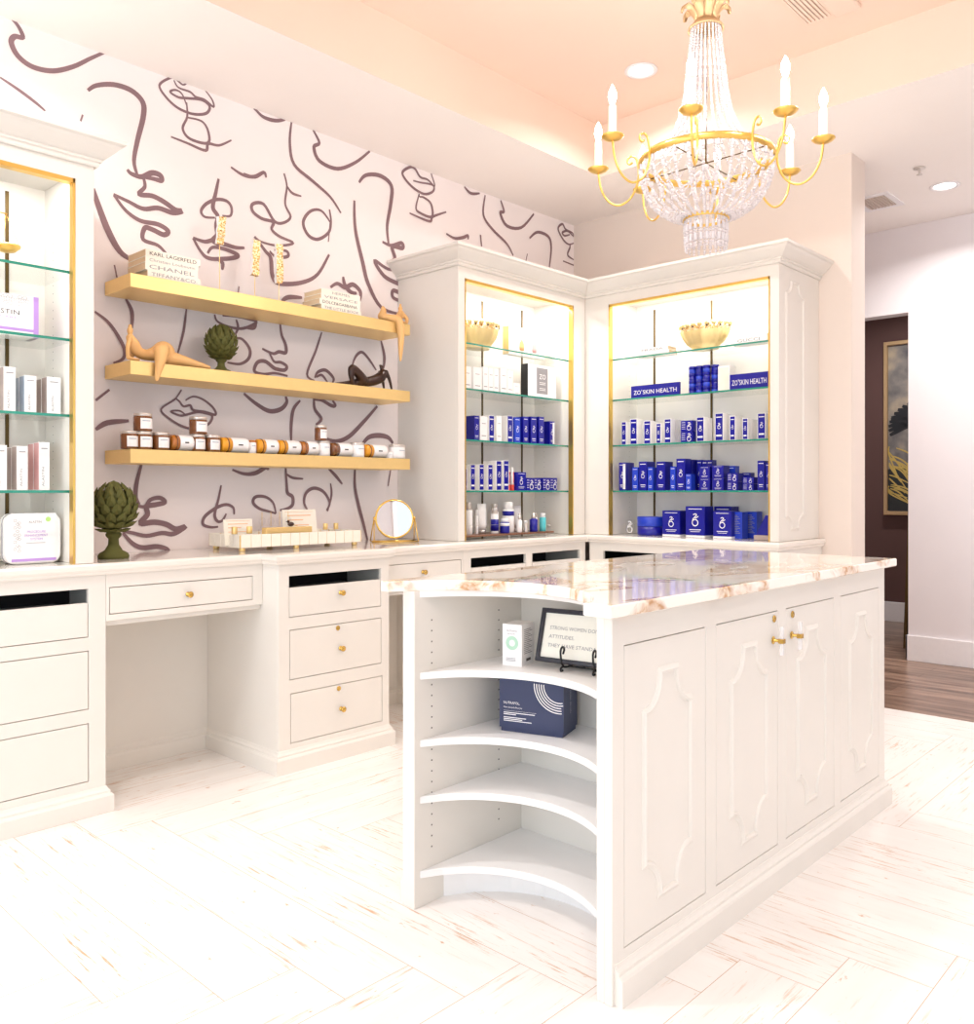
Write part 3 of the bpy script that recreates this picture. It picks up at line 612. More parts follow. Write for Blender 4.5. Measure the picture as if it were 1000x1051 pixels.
# showcases on the worktop
def showcase(label, x0,x1,yf,yb,ox0,ox1,T=Matrix(),side=None, strips=(.117,.5,.883), oz1=2.343, light=10, mitre=None):
    t=thing('showcase',label,'display cabinet',tuple(T @ Vector(((x0+x1)/2,(yf+yb)/2,.931))))
    zb=.932; yi=yf+.325
    mb=MB().wall(x0,x1,zb,2.403,[(ox0,ox1,zb-.1,oz1)],yf,yf+.022,T=T)
    mb.box(x0,ox0-.012,yf+.022,yb,zb,2.403,T=T).box(ox1+.012,x1,yf+.022,yb,zb,2.403,T=T)
    mb.box(ox0-.012,ox1+.012,yi,yb,zb,2.403,T=T).box(ox0-.012,ox1+.012,yf+.022,yi,oz1+.035,2.403,T=T)
    mb.build('carcass',t,'paint',world=True,bevel=.001)
    n=4; vs=[]
    for off,z in CROWN:
        l=(x0+off,yf-off) if mitre=='left' else (x0-off,yf-off); r=(x1-off,yf-off) if mitre=='right' else (x1+off,yf-off)
        vs+=[(l[0],l[1],z),(r[0],r[1],z),(x1 if mitre=='right' else x1+off,yb,z),(x0 if mitre=='left' else x0-off,yb,z)]
    fs=[(i*n+k,i*n+(k+1)%n,(i+1)*n+(k+1)%n,(i+1)*n+k) for i in range(len(CROWN)-1) for k in range(n)]+[(3,2,1,0),tuple((len(CROWN)-1)*n+k for k in range(4))]
    MB().add(vs,fs,T=T).build('crown_moulding',t,'paint',world=True)
    mb=MB().box(ox0-.0005,ox0+.008,yf-.0015,yf+.032,zb,oz1,T=T).box(ox1-.008,ox1+.0005,yf-.0015,yf+.032,zb,oz1,T=T).box(ox0,ox1,yf-.0015,yf+.032,oz1-.015,oz1+.0005,T=T)
    mb.build('gold_edging',t,'goldframe',world=True)
    w=ox1-ox0
    for s_ in strips:
        x=ox0+w*s_; MB().box(x-.0065,x+.0065,yi-.004,yi-.0005,zb+.002,oz1-.0,T=T).build('shelf_standard',t,'strip',world=True)
    for z in (1.203,1.483,1.763,2.013):
        MB().box(ox0-.010,ox1+.010,yf+.046,yi-.006,z-.010,z,0,T=T).box(ox0-.010,ox1+.010,yf+.0445,yf+.046,z-.010,z,1,T=T).build('glass_shelf',t,['glass','glass_edge'],world=True)
    # peg holes up the inner side
    mb=MB()
    for k in range(40):
        z=1.0+k*.032
        mb.box(ox1+.0108,ox1+.0119,yf+.24,yf+.2425,z,z+.0025,T=T); mb.box(ox0-.0119,ox0-.0108,yf+.24,yf+.2425,z,z+.0025,T=T)
    tag(mb.build('peg_holes',t,'ink',world=True),kind='stuff')
    MB().box(ox0+.01,ox1-.01,yf+.03,yf+.05,oz1+.027,oz1+.0345,T=T).build('led_strip',t,'led',world=True)
    l=bpy.data.lights.new('case_light','AREA'); l.shape='RECTANGLE'; l.size=w*.94; l.size_y=.05; l.energy=light; l.color=(1,.96,.90)
    o=bpy.data.objects.new('case_light',l); C.objects.link(o)
    p=T @ Vector(((ox0+ox1)/2,yf+.08,oz1+.02)); o.location=p
    d=(T @ Vector(((ox0+ox1)/2,yf+.26,1.2)))-p
    o.rotation_euler=d.to_track_quat('-Z','Y').to_euler() if T==Matrix() else (d.to_track_quat('-Z','Y').to_euler())
    if side: side(t,T)
    return t
showcase('tall cream lit showcase cut off by the left edge', .13,1.344,YL,WY-.002,.20,1.276, light=11)
showcase('tall cream lit showcase on the wallpapered wall beside the corner', 3.255,4.378,YL,WY-.002,3.305,4.257, light=15, mitre='right')
def orn_side(t,T):
    # the right-hand end of the cabinet looks to -y
    mb=MB(); ornament(mb,4.573,.110,.995,2.328,sh=.066,fl=.045,y=2.003,r=.008); mb.build('panel_moulding',t,'paint',world=True,fix=False)
showcase('tall cream lit showcase on the beige wall right of the corner', -3.27,-2.003,4.38,WX-.002,-3.092,-2.054,T=TB,side=orn_side, light=15, mitre='left')

# ================================================================== floating gold shelves
for z,nm in ((2.10,'top'),(1.74,'middle'),(1.374,'lowest')):
    tag(MB().box(1.59,3.127,3.51,WY-.003,z-.058,z).build('floating_shelf',None,'gold',bevel=.0015),'brushed gold floating shelf, %s of the three on the wallpaper'%nm,'shelf','gold floating shelves')

# ================================================================== the island
def arc(y0=1.21,y1=1.85,x0=1.685,sag=.215,n=20,dx=0):
    h=(y1-y0)/2; Rr=(h*h+sag*sag)/(2*sag); cy=(y0+y1)/2; out=[]
    for k in range(n+1):
        y=y0+(y1-y0)*k/n; out.append((x0+math.sqrt(max(Rr*Rr-(y-cy)**2,0))-(Rr-sag)+dx, y))
    return out
isl=thing('kitchen_island','cream island with curved open shelves at its near end and panelled side','island',(2.56,1.53,0))
isl.name='display_island'
YF,YB_,XN,XF=1.165,1.90,1.664,3.47
mb=MB()
# face with four panel openings
mb.wall(XN,XF,0,.912,[(1.713,2.099,.118,.835),(2.156,2.540,.118,.835),(2.598,2.978,.118,.835),(3.035,3.410,.118,.835)],YF,YF+.022)
mb.box(XN,2.15,YF+.022,1.21,0,.912)                 # right stile and inner side
mb.box(XN,XF,1.85,YB_,0,.912)                       # left side
mb.box(2.13,2.15,1.21,1.85,0,.912)                  # back of the niche
mb.box(XF-.02,XF,YF+.022,1.85,0,.912)
mb.box(2.15,XF-.02,YF+.05,YF+.06,.0,.912)
mb.build('body',isl,'paint',world=True,bevel=.0012)
a=arc()
rail=[(x,y) for x,y in a]+[(x+.02,y) for x,y in a[::-1]]
MB().prism(rail,.893,.912).build('top_rail',isl,'paint_lit',world=True)
for z in (.677,.482,.319,.104):
    MB().prism([(2.129,1.2105)]+[(2.129,1.8495)]+[(x,y) for x,y in arc(1.2105,1.8495)][::-1],z-.021,z).build('curved_shelf',isl,'paint_lit',world=True,bevel=.001)
k=arc(1.2105,1.8495,x0=1.78,sag=.215)
MB().prism(k+[(x+.012,y) for x,y in k[::-1]],0,.083).build('kick_board',isl,'paint_lit',world=True)
mb=MB()
for xx in (1.73,2.02):
    for j in range(22):
        z=.16+j*.0315; mb.box(xx,xx+.004,1.8492,1.8499,z,z+.004)
tag(mb.build('peg_holes',isl,'ink',world=True),kind='stuff')
MB().sweep([(XN+.010,YF),(XF,YF),(XF,YB_),(XN+.010,YB_)],[(0,0)]+BASEM).build('plinth',isl,'paint',world=True)
PAN=[(1.715,2.097),(2.158,2.538),(2.600,2.976),(3.037,3.408)]
for i,(a0,a1) in enumerate(PAN):
    mb=MB().box(a0,a1,YF+.0005,YF+.02,.1205,.8325)
    p=mb.build('door' if i in (1,2) else 'side_panel',isl,'paint',world=True,bevel=.001)
    xc=(a0+a1)/2+.003; mb=MB(); ornament(mb,xc,.110,.196,.752,sh=.088,fl=.040,y=YF+.0005,r=.0085); mb.build('panel_moulding',p,'paint',world=True,fix=False)
    if i in (1,2):
        lx=2.513 if i==1 else 2.643
        lockdisc(MB(),lx,YF,.812).build('lock',p,'brass',world=True)
        hx=2.506 if i==1 else 2.636
        h=MB().lathe([(.012,0),(.012,.003),(.005,.004),(.005,.022)],16,T=TX(hx,YF,.748)@FRONT)
        h.box(hx-.009,hx+.009,YF-.036,YF-.020,.741,.755); h.build('handle_mount',p,'brass',world=True,bevel=.001)
        MB().box(hx-.006,hx+.006,YF-.033,YF-.023,.705,.792).build('acrylic_handle',p,'acrylic_bar',world=True,bevel=.0015)
# stone top with a hollow near end
arcT=arc(1.212,1.872,x0=1.648,sag=.200,n=24)
top=[(1.606,1.128),(3.494,1.128),(3.494,1.928),(1.606,1.928),(1.606,1.895)]+[(1.648-.0,1.872)]+arcT[::-1][1:-1]+[(1.648,1.212),(1.606,1.205)]
MB().loft(top,[(-.003,.912),(0,.915),(0,.939),(-.003,.942)]).build('stone_top',isl,'marble',world=True)

# ---- things in the island niche
t=thing('product_box','small white carton with mint green ring on the top curved shelf','box',(1.939,1.7195,.677),R(-76))
t2=MB().box(-.0325,.0325,0,.082,0,.124,0)
t2.disc(0,.068,.021,mi=1,r0=.010).text('NUTRAFOL',-.018,.102,.005,mi=2).text('HAIR WELLNESS',-.016,.094,.003,mi=2,w=.026)
for z in (.022,.018,.014): t2.box(-.02,.012,-.0008,-.0002,z,z+.0012,2)
for k in range(14): t2.box(.0326,.0330,.015,.068-.01*(k%3),.035+k*.0055,.0368+k*.0055,2)
t2.box(.0326,.0332,.030,.058,.012,.020,3)
t2.build('carton',t,['white','green_print','grey','ink'],fix=False)
t=thing('product_box','large navy carton with white concentric arcs on the second curved shelf','box',(1.950,1.6545,.482),R(-71.6))
mb=MB().box(-.102,.102,0,.12,.012,.160,0).box(-.098,.098,.003,.117,0,.012,0)
for j in range(5):
    r=.048+j*.0075; mb.ribbon([(.088-.0+ r*math.cos(a_), .148+r*math.sin(a_)) for a_ in [R(178+ k*112/16) for k in range(17)] if .088+r*math.cos(a_)<.101 and .148+r*math.sin(a_)<.159],.0014,smooth=0)
mb.text('NUTRAFOL.',-.088,.083,.0075,w=.052).text('New Growth Box Set',-.088,.071,.0045,w=.06)
mb.box(-.088,.016,-.0008,-.0002,.0625,.063,1)
for z,w_ in ((.056,.10),(.051,.04),(.042,.072),(.037,.06),(.032,.09)): mb.box(-.088,-.088+w_,-.0008,-.0002,z,z+.0022,1)
mb.text('Clinically effective',0,0,.004,T=TX(.1026,.06,.06)@RZ(R(90)),vert=True,w=.07,y=0)
mb.build('carton',t,['navy','white'],fix=False)
# framed quote on a little easel
t=thing('picture_frame','black framed quote card standing on the top curved shelf','picture frame',(2.003,1.560,.681),R(-80.5))
LE=TX(0,0,.012)@RX(R(-17))
mb=MB().wall(-.108,.180,0,.160,[(-.094,.166,.014,.146)],-.008,.006,T=LE).box(-.1035,.1755,.002,.008,.005,.155,T=LE)
mb.build('frame',t,'frame_black',bevel=.002)
mb=MB().box(-.095,.167,-.001,.001,.013,.147,0,T=LE)
for i,s_ in enumerate(("STRONG WOMEN DON'T HAVE","ATTITUDES.","THEY HAVE STANDARDS.")): mb.text(s_,-.074,.098-i*.026,.0105,y=-.0016,mi=1,T=LE,w=(.215,.085,.195)[i])
mb.build('quote_card',t,['paper','grey'],fix=False)
t=thing('plate_easel','black wire easel with curled feet holding the framed quote','easel',(2.003,1.560,.677),R(-80.5))
for sx in (-.004,.100):
    cur=[(sx,-.020,.050+0),(sx,-.013,.060),(sx,-.016,.068),(sx,-.026,.070),(sx,-.034,.062),(sx,-.034,.048),(sx,-.030,.030),(sx,-.022,.018),(sx,-.012,.011),(sx,.02,.008),(sx,.045,.010)]
    MB().tube(catmull(cur,4),.0032,8).build('hook',t,'black')
    fo=[(sx,-.014,.012),(sx,-.026,.013),(sx,-.034,.008),(sx,-.032,.0025),(sx,-.022,.0025)]
    MB().tube(catmull(fo,4),.0032,8).build('foot',t,'black')
MB().tube([(-.004,.012,.009),(.100,.012,.009)],.0026,8).tube([(.048,.012,.009),(.048,.055,.10)],.002,8).tube([(.048,.055,.10),(.048,.095,.003)],.002,8).build('stay',t,'black')
# ================================================================== chandelier
CH=(2.776,1.541,3.35)
ch=thing('chandelier','gold eight light chandelier draped with pale beads over the island','chandelier',CH)
def zl(L): return [(r,z-3.35) for r,z in L]
MB().lathe(zl([(.001,3.349),(.065,3.349),(.065,3.335),(.03,3.315),(.008,3.31)]),28).build('ceiling_rose',ch,'antique')
mb=MB()
for k in range(13):
    T=TX(0,0,-.055-k*.027)@(RZ(PI/2) if k%2 else Matrix()); mb.tube([(.009*math.cos(a),0,.018*math.sin(a)) for a in [2*PI*i/10 for i in range(10)]],.0022,6,closed=True,T=T)
mb.build('chain',ch,'antique')
MB().lathe(zl([(.0005,3.02),(.016,3.01),(.014,2.96),(.022,2.90),(.034,2.885),(.038,2.872),(.046,2.860),(.062,2.846),(.064,2.838),(.058,2.838),(.044,2.866),(.0005,2.87)]),32).build('crown_cup',ch,'antique')
mb=MB()
L=[(.036,2.868,.014),(.043,2.888,.019),(.055,2.908,.021),(.072,2.922,.018),(.085,2.914,.012),(.087,2.898,.006)]
vs=[];fs=[]
for i,(r,z,w) in enumerate(L):
    for s_ in (-1,-.5,0,.5,1): vs.append((r-.006*abs(s_)+(.003 if s_ in(-.5,.5) else 0), s_*w, z-3.35+.004*abs(s_)))
for i in range(len(L)-1):
    for k in range(4): fs.append((i*5+k,i*5+k+1,(i+1)*5+k+1,(i+1)*5+k))
mb.add(vs,fs,smooth=True); leaf=mb.build('leaf',ch,'antique',fix=False)
sol=leaf.modifiers.new('s','SOLIDIFY'); sol.thickness=.003
def ring_copies(o,n,a0=0):
    o.rotation_euler=(0,0,a0)
    for k in range(1,n):
        c=o.copy(); C.objects.link(c); c.parent=ch; c.rotation_euler=(0,0,a0+2*PI*k/n)
ring_copies(leaf,8)
MB().lathe(zl([(.2265,2.384),(.2365,2.384),(.2385,2.373),(.2365,2.362),(.2265,2.362),(.2265,2.384)]),64).build('main_ring',ch,'goldframe')
MB().lathe(zl([(.074,2.173),(.081,2.173),(.082,2.167),(.081,2.161),(.074,2.161),(.074,2.173)]),40).build('lower_ring',ch,'goldframe')
mb=MB().tube([(-.227,0,2.366-3.35),(.227,0,2.366-3.35)],.0022,6).tube([(0,-.227,2.366-3.35),(0,.227,2.366-3.35)],.0022,6).cyl(.0035,2.36-3.35,2.87-3.35,10).ell((0,0,2.36-3.35),.010,.010,.012,12)
mb.build('centre_stem',ch,'strip')
MB().lathe(zl([(.0001,2.335),(.010,2.34),(.013,2.352),(.010,2.36),(.0001,2.362)]),14).build('finial',ch,'bead')
def strand(path, pattern, n=8):
    P=[Vector((r,0,z-3.35)) for r,z in catmull(path,14)]
    S=[0]
    for a,b in zip(P,P[1:]): S.append(S[-1]+(b-a).length)
    def at(s):
        s=min(max(s,0),S[-1])
        for i in range(len(S)-1):
            if S[i+1]>=s: return P[i].lerp(P[i+1],(s-S[i])/max(S[i+1]-S[i],1e-9)), (P[i+1]-P[i]).normalized()
        return P[-1],(P[-1]-P[-2]).normalized()
    mb=MB(); s=0; j=0
    while s<S[-1]-.002:
        l,r=pattern[j%len(pattern)]; j+=1
        c,t=at(s+l/2); T=Matrix.Translation(c)@t.to_track_quat('Z','X').to_matrix().to_4x4()
        h=l/2*.94
        if l>.018: pr_=[(r*.35,-h),(r*.95,-h*.85),(r,-h*.3),(r*.8,0),(r,h*.3),(r*.95,h*.85),(r*.35,h)]
        else: pr_=[(r*.2,-h),(r*.75,-h*.7),(r,0),(r*.75,h*.7),(r*.2,h)]
        mb.lathe(pr_,n,T=T); s+=l
    return mb
mb=strand([(.050,2.850),(.062,2.72),(.078,2.60),(.105,2.50),(.150,2.425),(.224,2.388)],[(.009,.0042)]*12+[(.026,.0056),(.010,.0056),(.026,.006),(.009,.0048),(.024,.006),(.010,.006)])
ring_copies(mb.build('bead_strand',ch,'bead',fix=False),26)
mb=strand([(.231,2.362),(.228,2.32),(.212,2.27),(.180,2.222),(.130,2.186),(.081,2.168)],[(.024,.0062),(.009,.005),(.026,.0066),(.009,.005),(.012,.0064)])
ring_copies(mb.build('bead_swag',ch,'bead',fix=False),30,.05)
mb=strand([(.074,2.163),(.073,2.12),(.071,2.058)],[(.008,.0045),(.009,.0055),(.030,.0062),(.010,.0062),(.030,.0064),(.014,.005)])
ring_copies(mb.build('crystal_drop',ch,'bead',fix=False),22)
mb=strand([(.200,2.372),(.150,2.30),(.100,2.27),(.030,2.33)],[(.009,.0042),(.009,.0042),(.018,.005)])
ring_copies(mb.build('inner_swag',ch,'bead',fix=False),12,.2)
arm=[(.262,2.404),(.272,2.398),(.280,2.406),(.278,2.420),(.264,2.427),(.250,2.418),(.244,2.398),(.240,2.370),(.244,2.325),(.268,2.275),(.310,2.252),(.352,2.272),(.380,2.322),(.390,2.384)]
A_=MB().tube([(r,0,z-3.35) for r,z in catmull(arm,5)],.0040,8).build('arm',ch,'goldframe',fix=False)
B_=MB().lathe([(.0001,2.380-3.35),(.012,2.381-3.35),(.030,2.388-3.35),(.039,2.396-3.35),(.038,2.398-3.35),(.026,2.392-3.35),(.0001,2.390-3.35)],28,T=TX(.390)).build('drip_pan',A_,'goldframe',fix=False)
Cn=MB().lathe([(.0001,2.391-3.35),(.0165,2.391-3.35),(.0165,2.400-3.35),(.0135,2.402-3.35),(.0135,2.495-3.35),(.011,2.499-3.35),(.0001,2.499-3.35)],18,T=TX(.390)).build('candle_sleeve',A_,'candle',fix=False)
Bu=MB().lathe([(.006,2.499-3.35),(.009,2.510-3.35),(.0145,2.528-3.35),(.0125,2.545-3.35),(.006,2.560-3.35),(.0001,2.572-3.35)],14,T=TX(.390)).build('bulb',A_,'bulb',fix=False)
for k in range(8):
    a=R(22.5+45*k)
    if k==0: A_.rotation_euler=(0,0,a)
    else:
        c=A_.copy(); C.objects.link(c); c.parent=ch; c.rotation_euler=(0,0,a)
        for s_ in (B_,Cn,Bu): d=s_.copy(); C.objects.link(d); d.parent=c
    l=bpy.data.lights.new('bulb_light','POINT'); l.energy=CHW; l.color=(1,.89,.80); l.shadow_soft_size=.02
    o=bpy.data.objects.new('bulb_light',l); C.objects.link(o); o.location=(CH[0]+.39*math.cos(a),CH[1]+.39*math.sin(a),2.60)

# ================================================================== small goods
def logo(mb,xc,zc,s,mi=1,y=-.0006):
    mb.ribbon([(xc+.5*s*math.cos(a)*.62,zc-.34*s+.5*s*math.sin(a)*.62) for a in [2*PI*i/12 for i in range(13)]],.045*s,y=y,mi=mi,smooth=0)
    mb.ribbon([(xc-.20*s,zc+.42*s),(xc+.02*s,zc+.50*s),(xc+.16*s,zc+.40*s),(xc-.02*s,zc+.20*s),(xc-.22*s,zc+.0*s),(xc-.31*s,zc-.3*s)],.045*s,y=y,mi=mi)
    mb.ribbon([(xc+.0*s,zc+.06*s),(xc+.36*s,zc+.28*s)],.04*s,y=y,mi=mi,smooth=0)
def zcarton(w,h,d,style,prt='carton'):
    """one blue carton; front looks to local -y"""
    mb=MB(); x=w/2
    if style=='bordered':      # blue face inside a white edge, white flanks
        mb.box(-x,x,0,d,0,h,0); e=.0035
        mb.box(-x+e,x-e,-.0008,-.0001,e,h-e,2); s_=min(w*.55,h*.32)
        logo(mb,0,h*.55,s_,1,-.0014); mb.box(-x+.008,x-.008,-.0016,-.0009,h*.16,h*.22,1); mb.box(-x+.008,x-.008,-.0016,-.0009,h*.84,h*.87,1)
        return mb,['white','white','blue']
    if style=='plainwhite':
        mb.box(-x,x,0,d,0,h,0); mb.box(-x*.6,x*.6,-.0008,-.0001,h*.2,h*.23,1); mb.box(-x*.5,x*.5,-.0008,-.0001,h*.7,h*.72,1)
        return mb,['white','grey']
    if style in('blue','light','flip'):
        mb.box(-x,x,0,d,0,h,0); s_=min(w*.62,h*.36)
        logo(mb,0,h*.56,s_); mb.box(-x*.7,x*.7,-.0008,-.0001,h*.90,h*.92,1); mb.box(-x*.6,x*.6,-.0008,-.0001,h*.18,h*.205,1); mb.box(-x*.5,x*.5,-.0008,-.0001,h*.12,h*.135,1)
        if style=='flip': mb.box(x*.2,x*.9,-.0008,-.0001,h*.05,h*.95,2)
        return mb,[('blue_light' if style=='light' else 'blue'),'white','white']
    if style=='square':        # low jar carton, mark lying down
        mb.box(-x,x,0,d,0,h,0); logo(mb,x*.40,h*.5,h*.62)
        for q in (.8,.6,.4,.22): mb.box(-x*.85,-x*.25,-.0008,-.0001,h*q,h*(q+.035),1)
        return mb,['blue','white']
def word(i,n): return 'rightmost' if i==n-1 else ORD[i]
WHERE_B="corner showcase"
def place_row(items, shelf, T, z, yf, grp, where):
    n=len(items)
    for i,(x0,w,h,style,d,rows,desc) in enumerate(items):
        for r_ in range(rows):
            mb,ms=zcarton(w*(1 if r_==0 else .98),h*(1 if r_==0 else .985),d,style)
            o=mb.build('product_carton',None,ms,fix=False,bevel=0)
            p=T @ Vector((x0+w/2, yf+r_*(d+.004), z)); put(o,p,0 if T==Matrix() else R(-90))
            lab='%s, %s, %s, %s'%(desc,word(i,n),shelf,where)
            if r_: lab='%s %s the %s, %s, %s'%('pale carton' if style=='plainwhite' else 'white flanked carton','directly behind' if r_==1 else 'farthest behind',word(i,n),shelf,where)
            tag(o,lab,'box',grp)
SH={2.013:'top glass shelf',1.763:'second glass shelf',1.483:'third shelf',1.203:'lowest shelf'}
I=Matrix()
# --- corner showcase, third shelf
place_row([(3.482,.039,.140,'blue',.09,1,'tall blue carton'),(3.529,.060,.140,'plainwhite',.08,1,'white edged carton'),(3.601,.045,.149,'bordered',.05,2,'tall blue faced carton'),(3.667,.042,.150,'plainwhite',.07,2,'plain pale carton'),
 (3.758,.048,.158,'bordered',.05,2,'tall blue faced carton with white flanks'),(3.824,.050,.152,'light',.08,1,'brighter blue carton'),(3.900,.048,.160,'blue',.09,1,'tall blue carton'),(3.970,.055,.165,'blue',.09,1,'wide tall blue carton'),(4.045,.050,.169,'blue',.09,1,'tallest blue carton'),(4.150,.048,.148,'flip',.09,1,'shorter blue carton with white printed face')],
 'third shelf',I,1.4832,3.37,'cartons on the third shelf of the corner showcase',WHERE_B)
place_row([(3.392,.032,.122,'bordered',.05,1,'narrow blue faced carton'),(3.450,.039,.146,'bordered',.045,2,'slim blue faced carton'),(3.521,.040,.148,'bordered',.045,2,'slim blue faced carton'),(3.593,.041,.149,'bordered',.045,2,'slim blue faced carton'),(3.663,.046,.172,'bordered',.05,2,'taller blue faced carton'),(3.725,.046,.175,'bordered',.05,2,'tallest blue faced carton')],
 'lowest shelf',I,1.2032,3.37,'tall cartons at the left of the lowest shelf of the corner showcase',WHERE_B)
for i,x in enumerate((3.789,3.824)):
    t=thing('lip_tube','white tube with red base, %s of two, lowest shelf, corner showcase'%('left' if i==0 else 'right'),'tube',(x,3.39,1.2032),0,'red and white tubes')
    MB().cyl(.011,0,.034,14).build('cap',t,'red'); MB().lathe([(.0095,.034),(.010,.09),(.004,.136),(.0001,.137)],14).box(-.002,.002,-.0104,-.0095,.045,.11,1).build('body',t,['white','red'],fix=False)
for (x0,w,h,st,lb) in ((3.841,.084,.109,'blue','square blue carton beside the red and white tubes on the lowest shelf'),(3.929,.068,.076,'square','low blue carton with white marks, left of the middle pair beyond the square carton'),(4.000,.066,.076,'square','low blue carton with white marks, right of the middle pair beyond the square carton'),(4.082,.070,.078,'square','low blue carton with white marks, second from right on the lowest corner shelf'),(4.155,.067,.078,'square','low blue carton with white marks, rightmost on the lowest corner shelf')):
    mb,ms=zcarton(w,h,.075,st); tag(put(mb.build('product_carton',None,ms,fix=False),(x0+w/2,3.37,1.2032)),lb,'box','low cartons on the lowest shelf of the corner showcase')
# --- corner showcase, second shelf
W2=[(3.405,.050,.129,'white carton, leftmost on the second glass shelf of the corner showcase'),(3.474,.068,.132,'wide white carton, second from left on the second corner glass shelf'),(3.553,.042,.141,'white carton in a tight group of three, left one, second corner shelf'),(3.598,.042,.141,'white carton in a tight group of three, middle one, second corner shelf'),(3.643,.042,.141,'white carton in a tight group of three, right one, second corner shelf'),(3.700,.056,.149,'tallest white carton, in the middle of the second corner glass shelf'),(3.762,.046,.140,'white carton just left of the small carton on the second corner shelf'),(3.813,.058,.075,'small white carton beside the black spined book on the second corner shelf')]
for x0,w,h,lb in W2:
    mb,ms=zcarton(w,h,.07,'plainwhite'); tag(put(mb.build('product_carton',None,ms,fix=False),(x0+w/2,3.37,1.7632)),lb,'box','white cartons on the second shelf of the corner showcase')
t=thing('display_box','large white box with black end and grey label on the second corner shelf','box',(4.078,3.37,1.7632))
mb=MB().box(-.135,.135,0,.055,0,.202,0).box(-.1356,-.1350,.0,.055,0,.202,1).box(-.053,.053-.002,-.0008,-.0001,.028,.185,2)
mb.text('ZO',-.0,.118,.030,mi=0,y=-.0014,center=True); 
for z in (.095,.085,.06,.05): mb.box(-.028,.028,-.0016,-.0009,z,z+.003,0)
mb.build('box_body',t,['white','black','grey'],fix=False)
# --- corner showcase, top shelf
def bowl(label,loc,rz,sx):
    t=thing('ornamental_bowl',label,'bowl',loc,rz,'carved gold bowls')
    rad=lambda a,z: 1+.035*math.cos(14*a)*(z>.02)
    MB().lathe([(.0001,.004),(.078,.0),(.080,.006),(.074,.012),(.100,.035),(.124,.070),(.138,.105),(.140,.135),(.134,.136),(.130,.105),(.114,.070),(.088,.036),(.0001,.022)],56,T=Matrix.Identity(4),sx=sx/.14,sy=.72,rad=rad).band(.104,.2).build('bowl_body',t,['goldleaf','speck'],fix=False)
    mb=MB()
    for k in range(22):
        a=2*PI*k/22; x=math.cos(a)*.138*sx/.14; y=math.sin(a)*.138*.72
        mb.ell((x,y,.140),.017,.012,.014,8)
    mb.build('beaded_rim',t,'goldleaf',fix=False)
    mb=MB()
    for k in range(11):
        a=2*PI*k/11; x=math.cos(a)*.139*sx/.14; y=math.sin(a)*.139*.72
        mb.ell((x*1.03,y*1.03,.124),.005,.005,.005,6)
    mb.build('pierced_holes',t,'ink',fix=False); return t
bowl('oval carved gold bowl on the top glass shelf of the left corner showcase',(3.580,3.44,2.0132),0,.142)
bowl('oval carved gold bowl on the top glass shelf of the right hand showcase',(4.50,2.504,2.0132),R(-90),.150)
def candlebox(x,w,h,lb,rz=0,mt='peach',edge=True):
    t=thing('gift_box',lb,'box',(x,3.41,2.0132),rz)
    mb=MB().box(-w/2,w/2,0,.05,0,h,0)
    if edge: mb.box(-w/2-.0006,-w/2,0,.05,0,h,2)
    px=.02 if edge else -.035
    mb.lathe([(.0001,.03),(.020,.03),(.023,.05),(.02,.075),(.008,.09),(.008,.10),(.0001,.10)],14,1,T=TX(px,-.001,0)@Matrix.Diagonal((1,.05,1,1)))
    for k in range(9): mb.disc(random.uniform(-w*.42,w*.42),random.uniform(.02,h-.02),random.uniform(.004,.008),mi=3,n=8)
    mb.build('box_body',t,['white',mt,'gold','cream'],fix=False)
candlebox(3.912,.190,.166,'white gift box with a gold end and amber bottle picture, top corner glass shelf')
candlebox(4.085,.130,.150,'white gift box with a pink bottle picture, top shelf, corner showcase',0,'pinkbox',False)
# --- tray of bottles at the foot of the corner showcase
t=thing('bottle_tray','brown tray on metal feet holding bottles at the foot of the corner showcase','tray',(3.76,3.46,.9325))
MB().box(-.44,.39,-.125,.09,.012,.022,0).build('tray_board',t,'tray_wood',bevel=.002)
for x in (-.38,.0,.34): MB().cyl(.008,0,.012,10,T=TX(x,-.10,0)).build('foot',t,'silver')
MB().tube([(-.43,-.118,.075),(-.10,-.118,.075)],.0012,6).build('rail',t,'silver')
def bottle(x,y,w,h,body,cap,kind,lb,z=.9547,band=None):
    t=thing('product_bottle' if kind!='tube' else 'cream_tube',lb,'bottle' if kind!='tube' else 'tube',(x,y,z),0,'bottles on the brown tray')
    r=w/2
    if kind=='tube':
        vs=[];n=12
        mb=MB().lathe([(r*.7,0),(r*.72,.02),(r*.62,.021)],16,1); mb.lathe([(r*.72,.021),(r*.9,.05),(r,h*.7),(r*1.05,h)],16,0,sy=1)
        for i,v in enumerate(mb.v): 
            k=max(0,(v[2]-.02)/h); mb.v[i]=(v[0],v[1]*(1-k*.93),v[2])
        mb.build('body',t,[body,cap],fix=False); return
    if kind=='dropper':
        MB().lathe([(r*.95,0),(r,.004),(r,h*.62),(r*.5,h*.68),(r*.45,h*.70),(.0001,h*.70)],18).build('body',t,body); MB().lathe([(r*.55,h*.68),(r*.55,h*.82),(r*.34,h*.83),(r*.3,h*.97),(.0001,h)],14).build('cap',t,cap); return
    mb=MB().lathe([(r*.95,0),(r,.003),(r,h*.74),(r*.9,h*.76),(.0001,h*.76)],20)
    if band: mb.lathe([(r*1.01,h*band[0]),(r*1.01,h*band[1])],20,1)
    mb.build('body',t,[body,band[2] if band else body],fix=False)
    MB().lathe([(r*.8,h*.76),(r*.8,h*.98),(r*.74,h),(.0001,h)],18).build('cap',t,cap)
bottle(3.486,3.42,.045,.182,'white','silver','pump','tall plain white bottle at the left end of the brown tray')
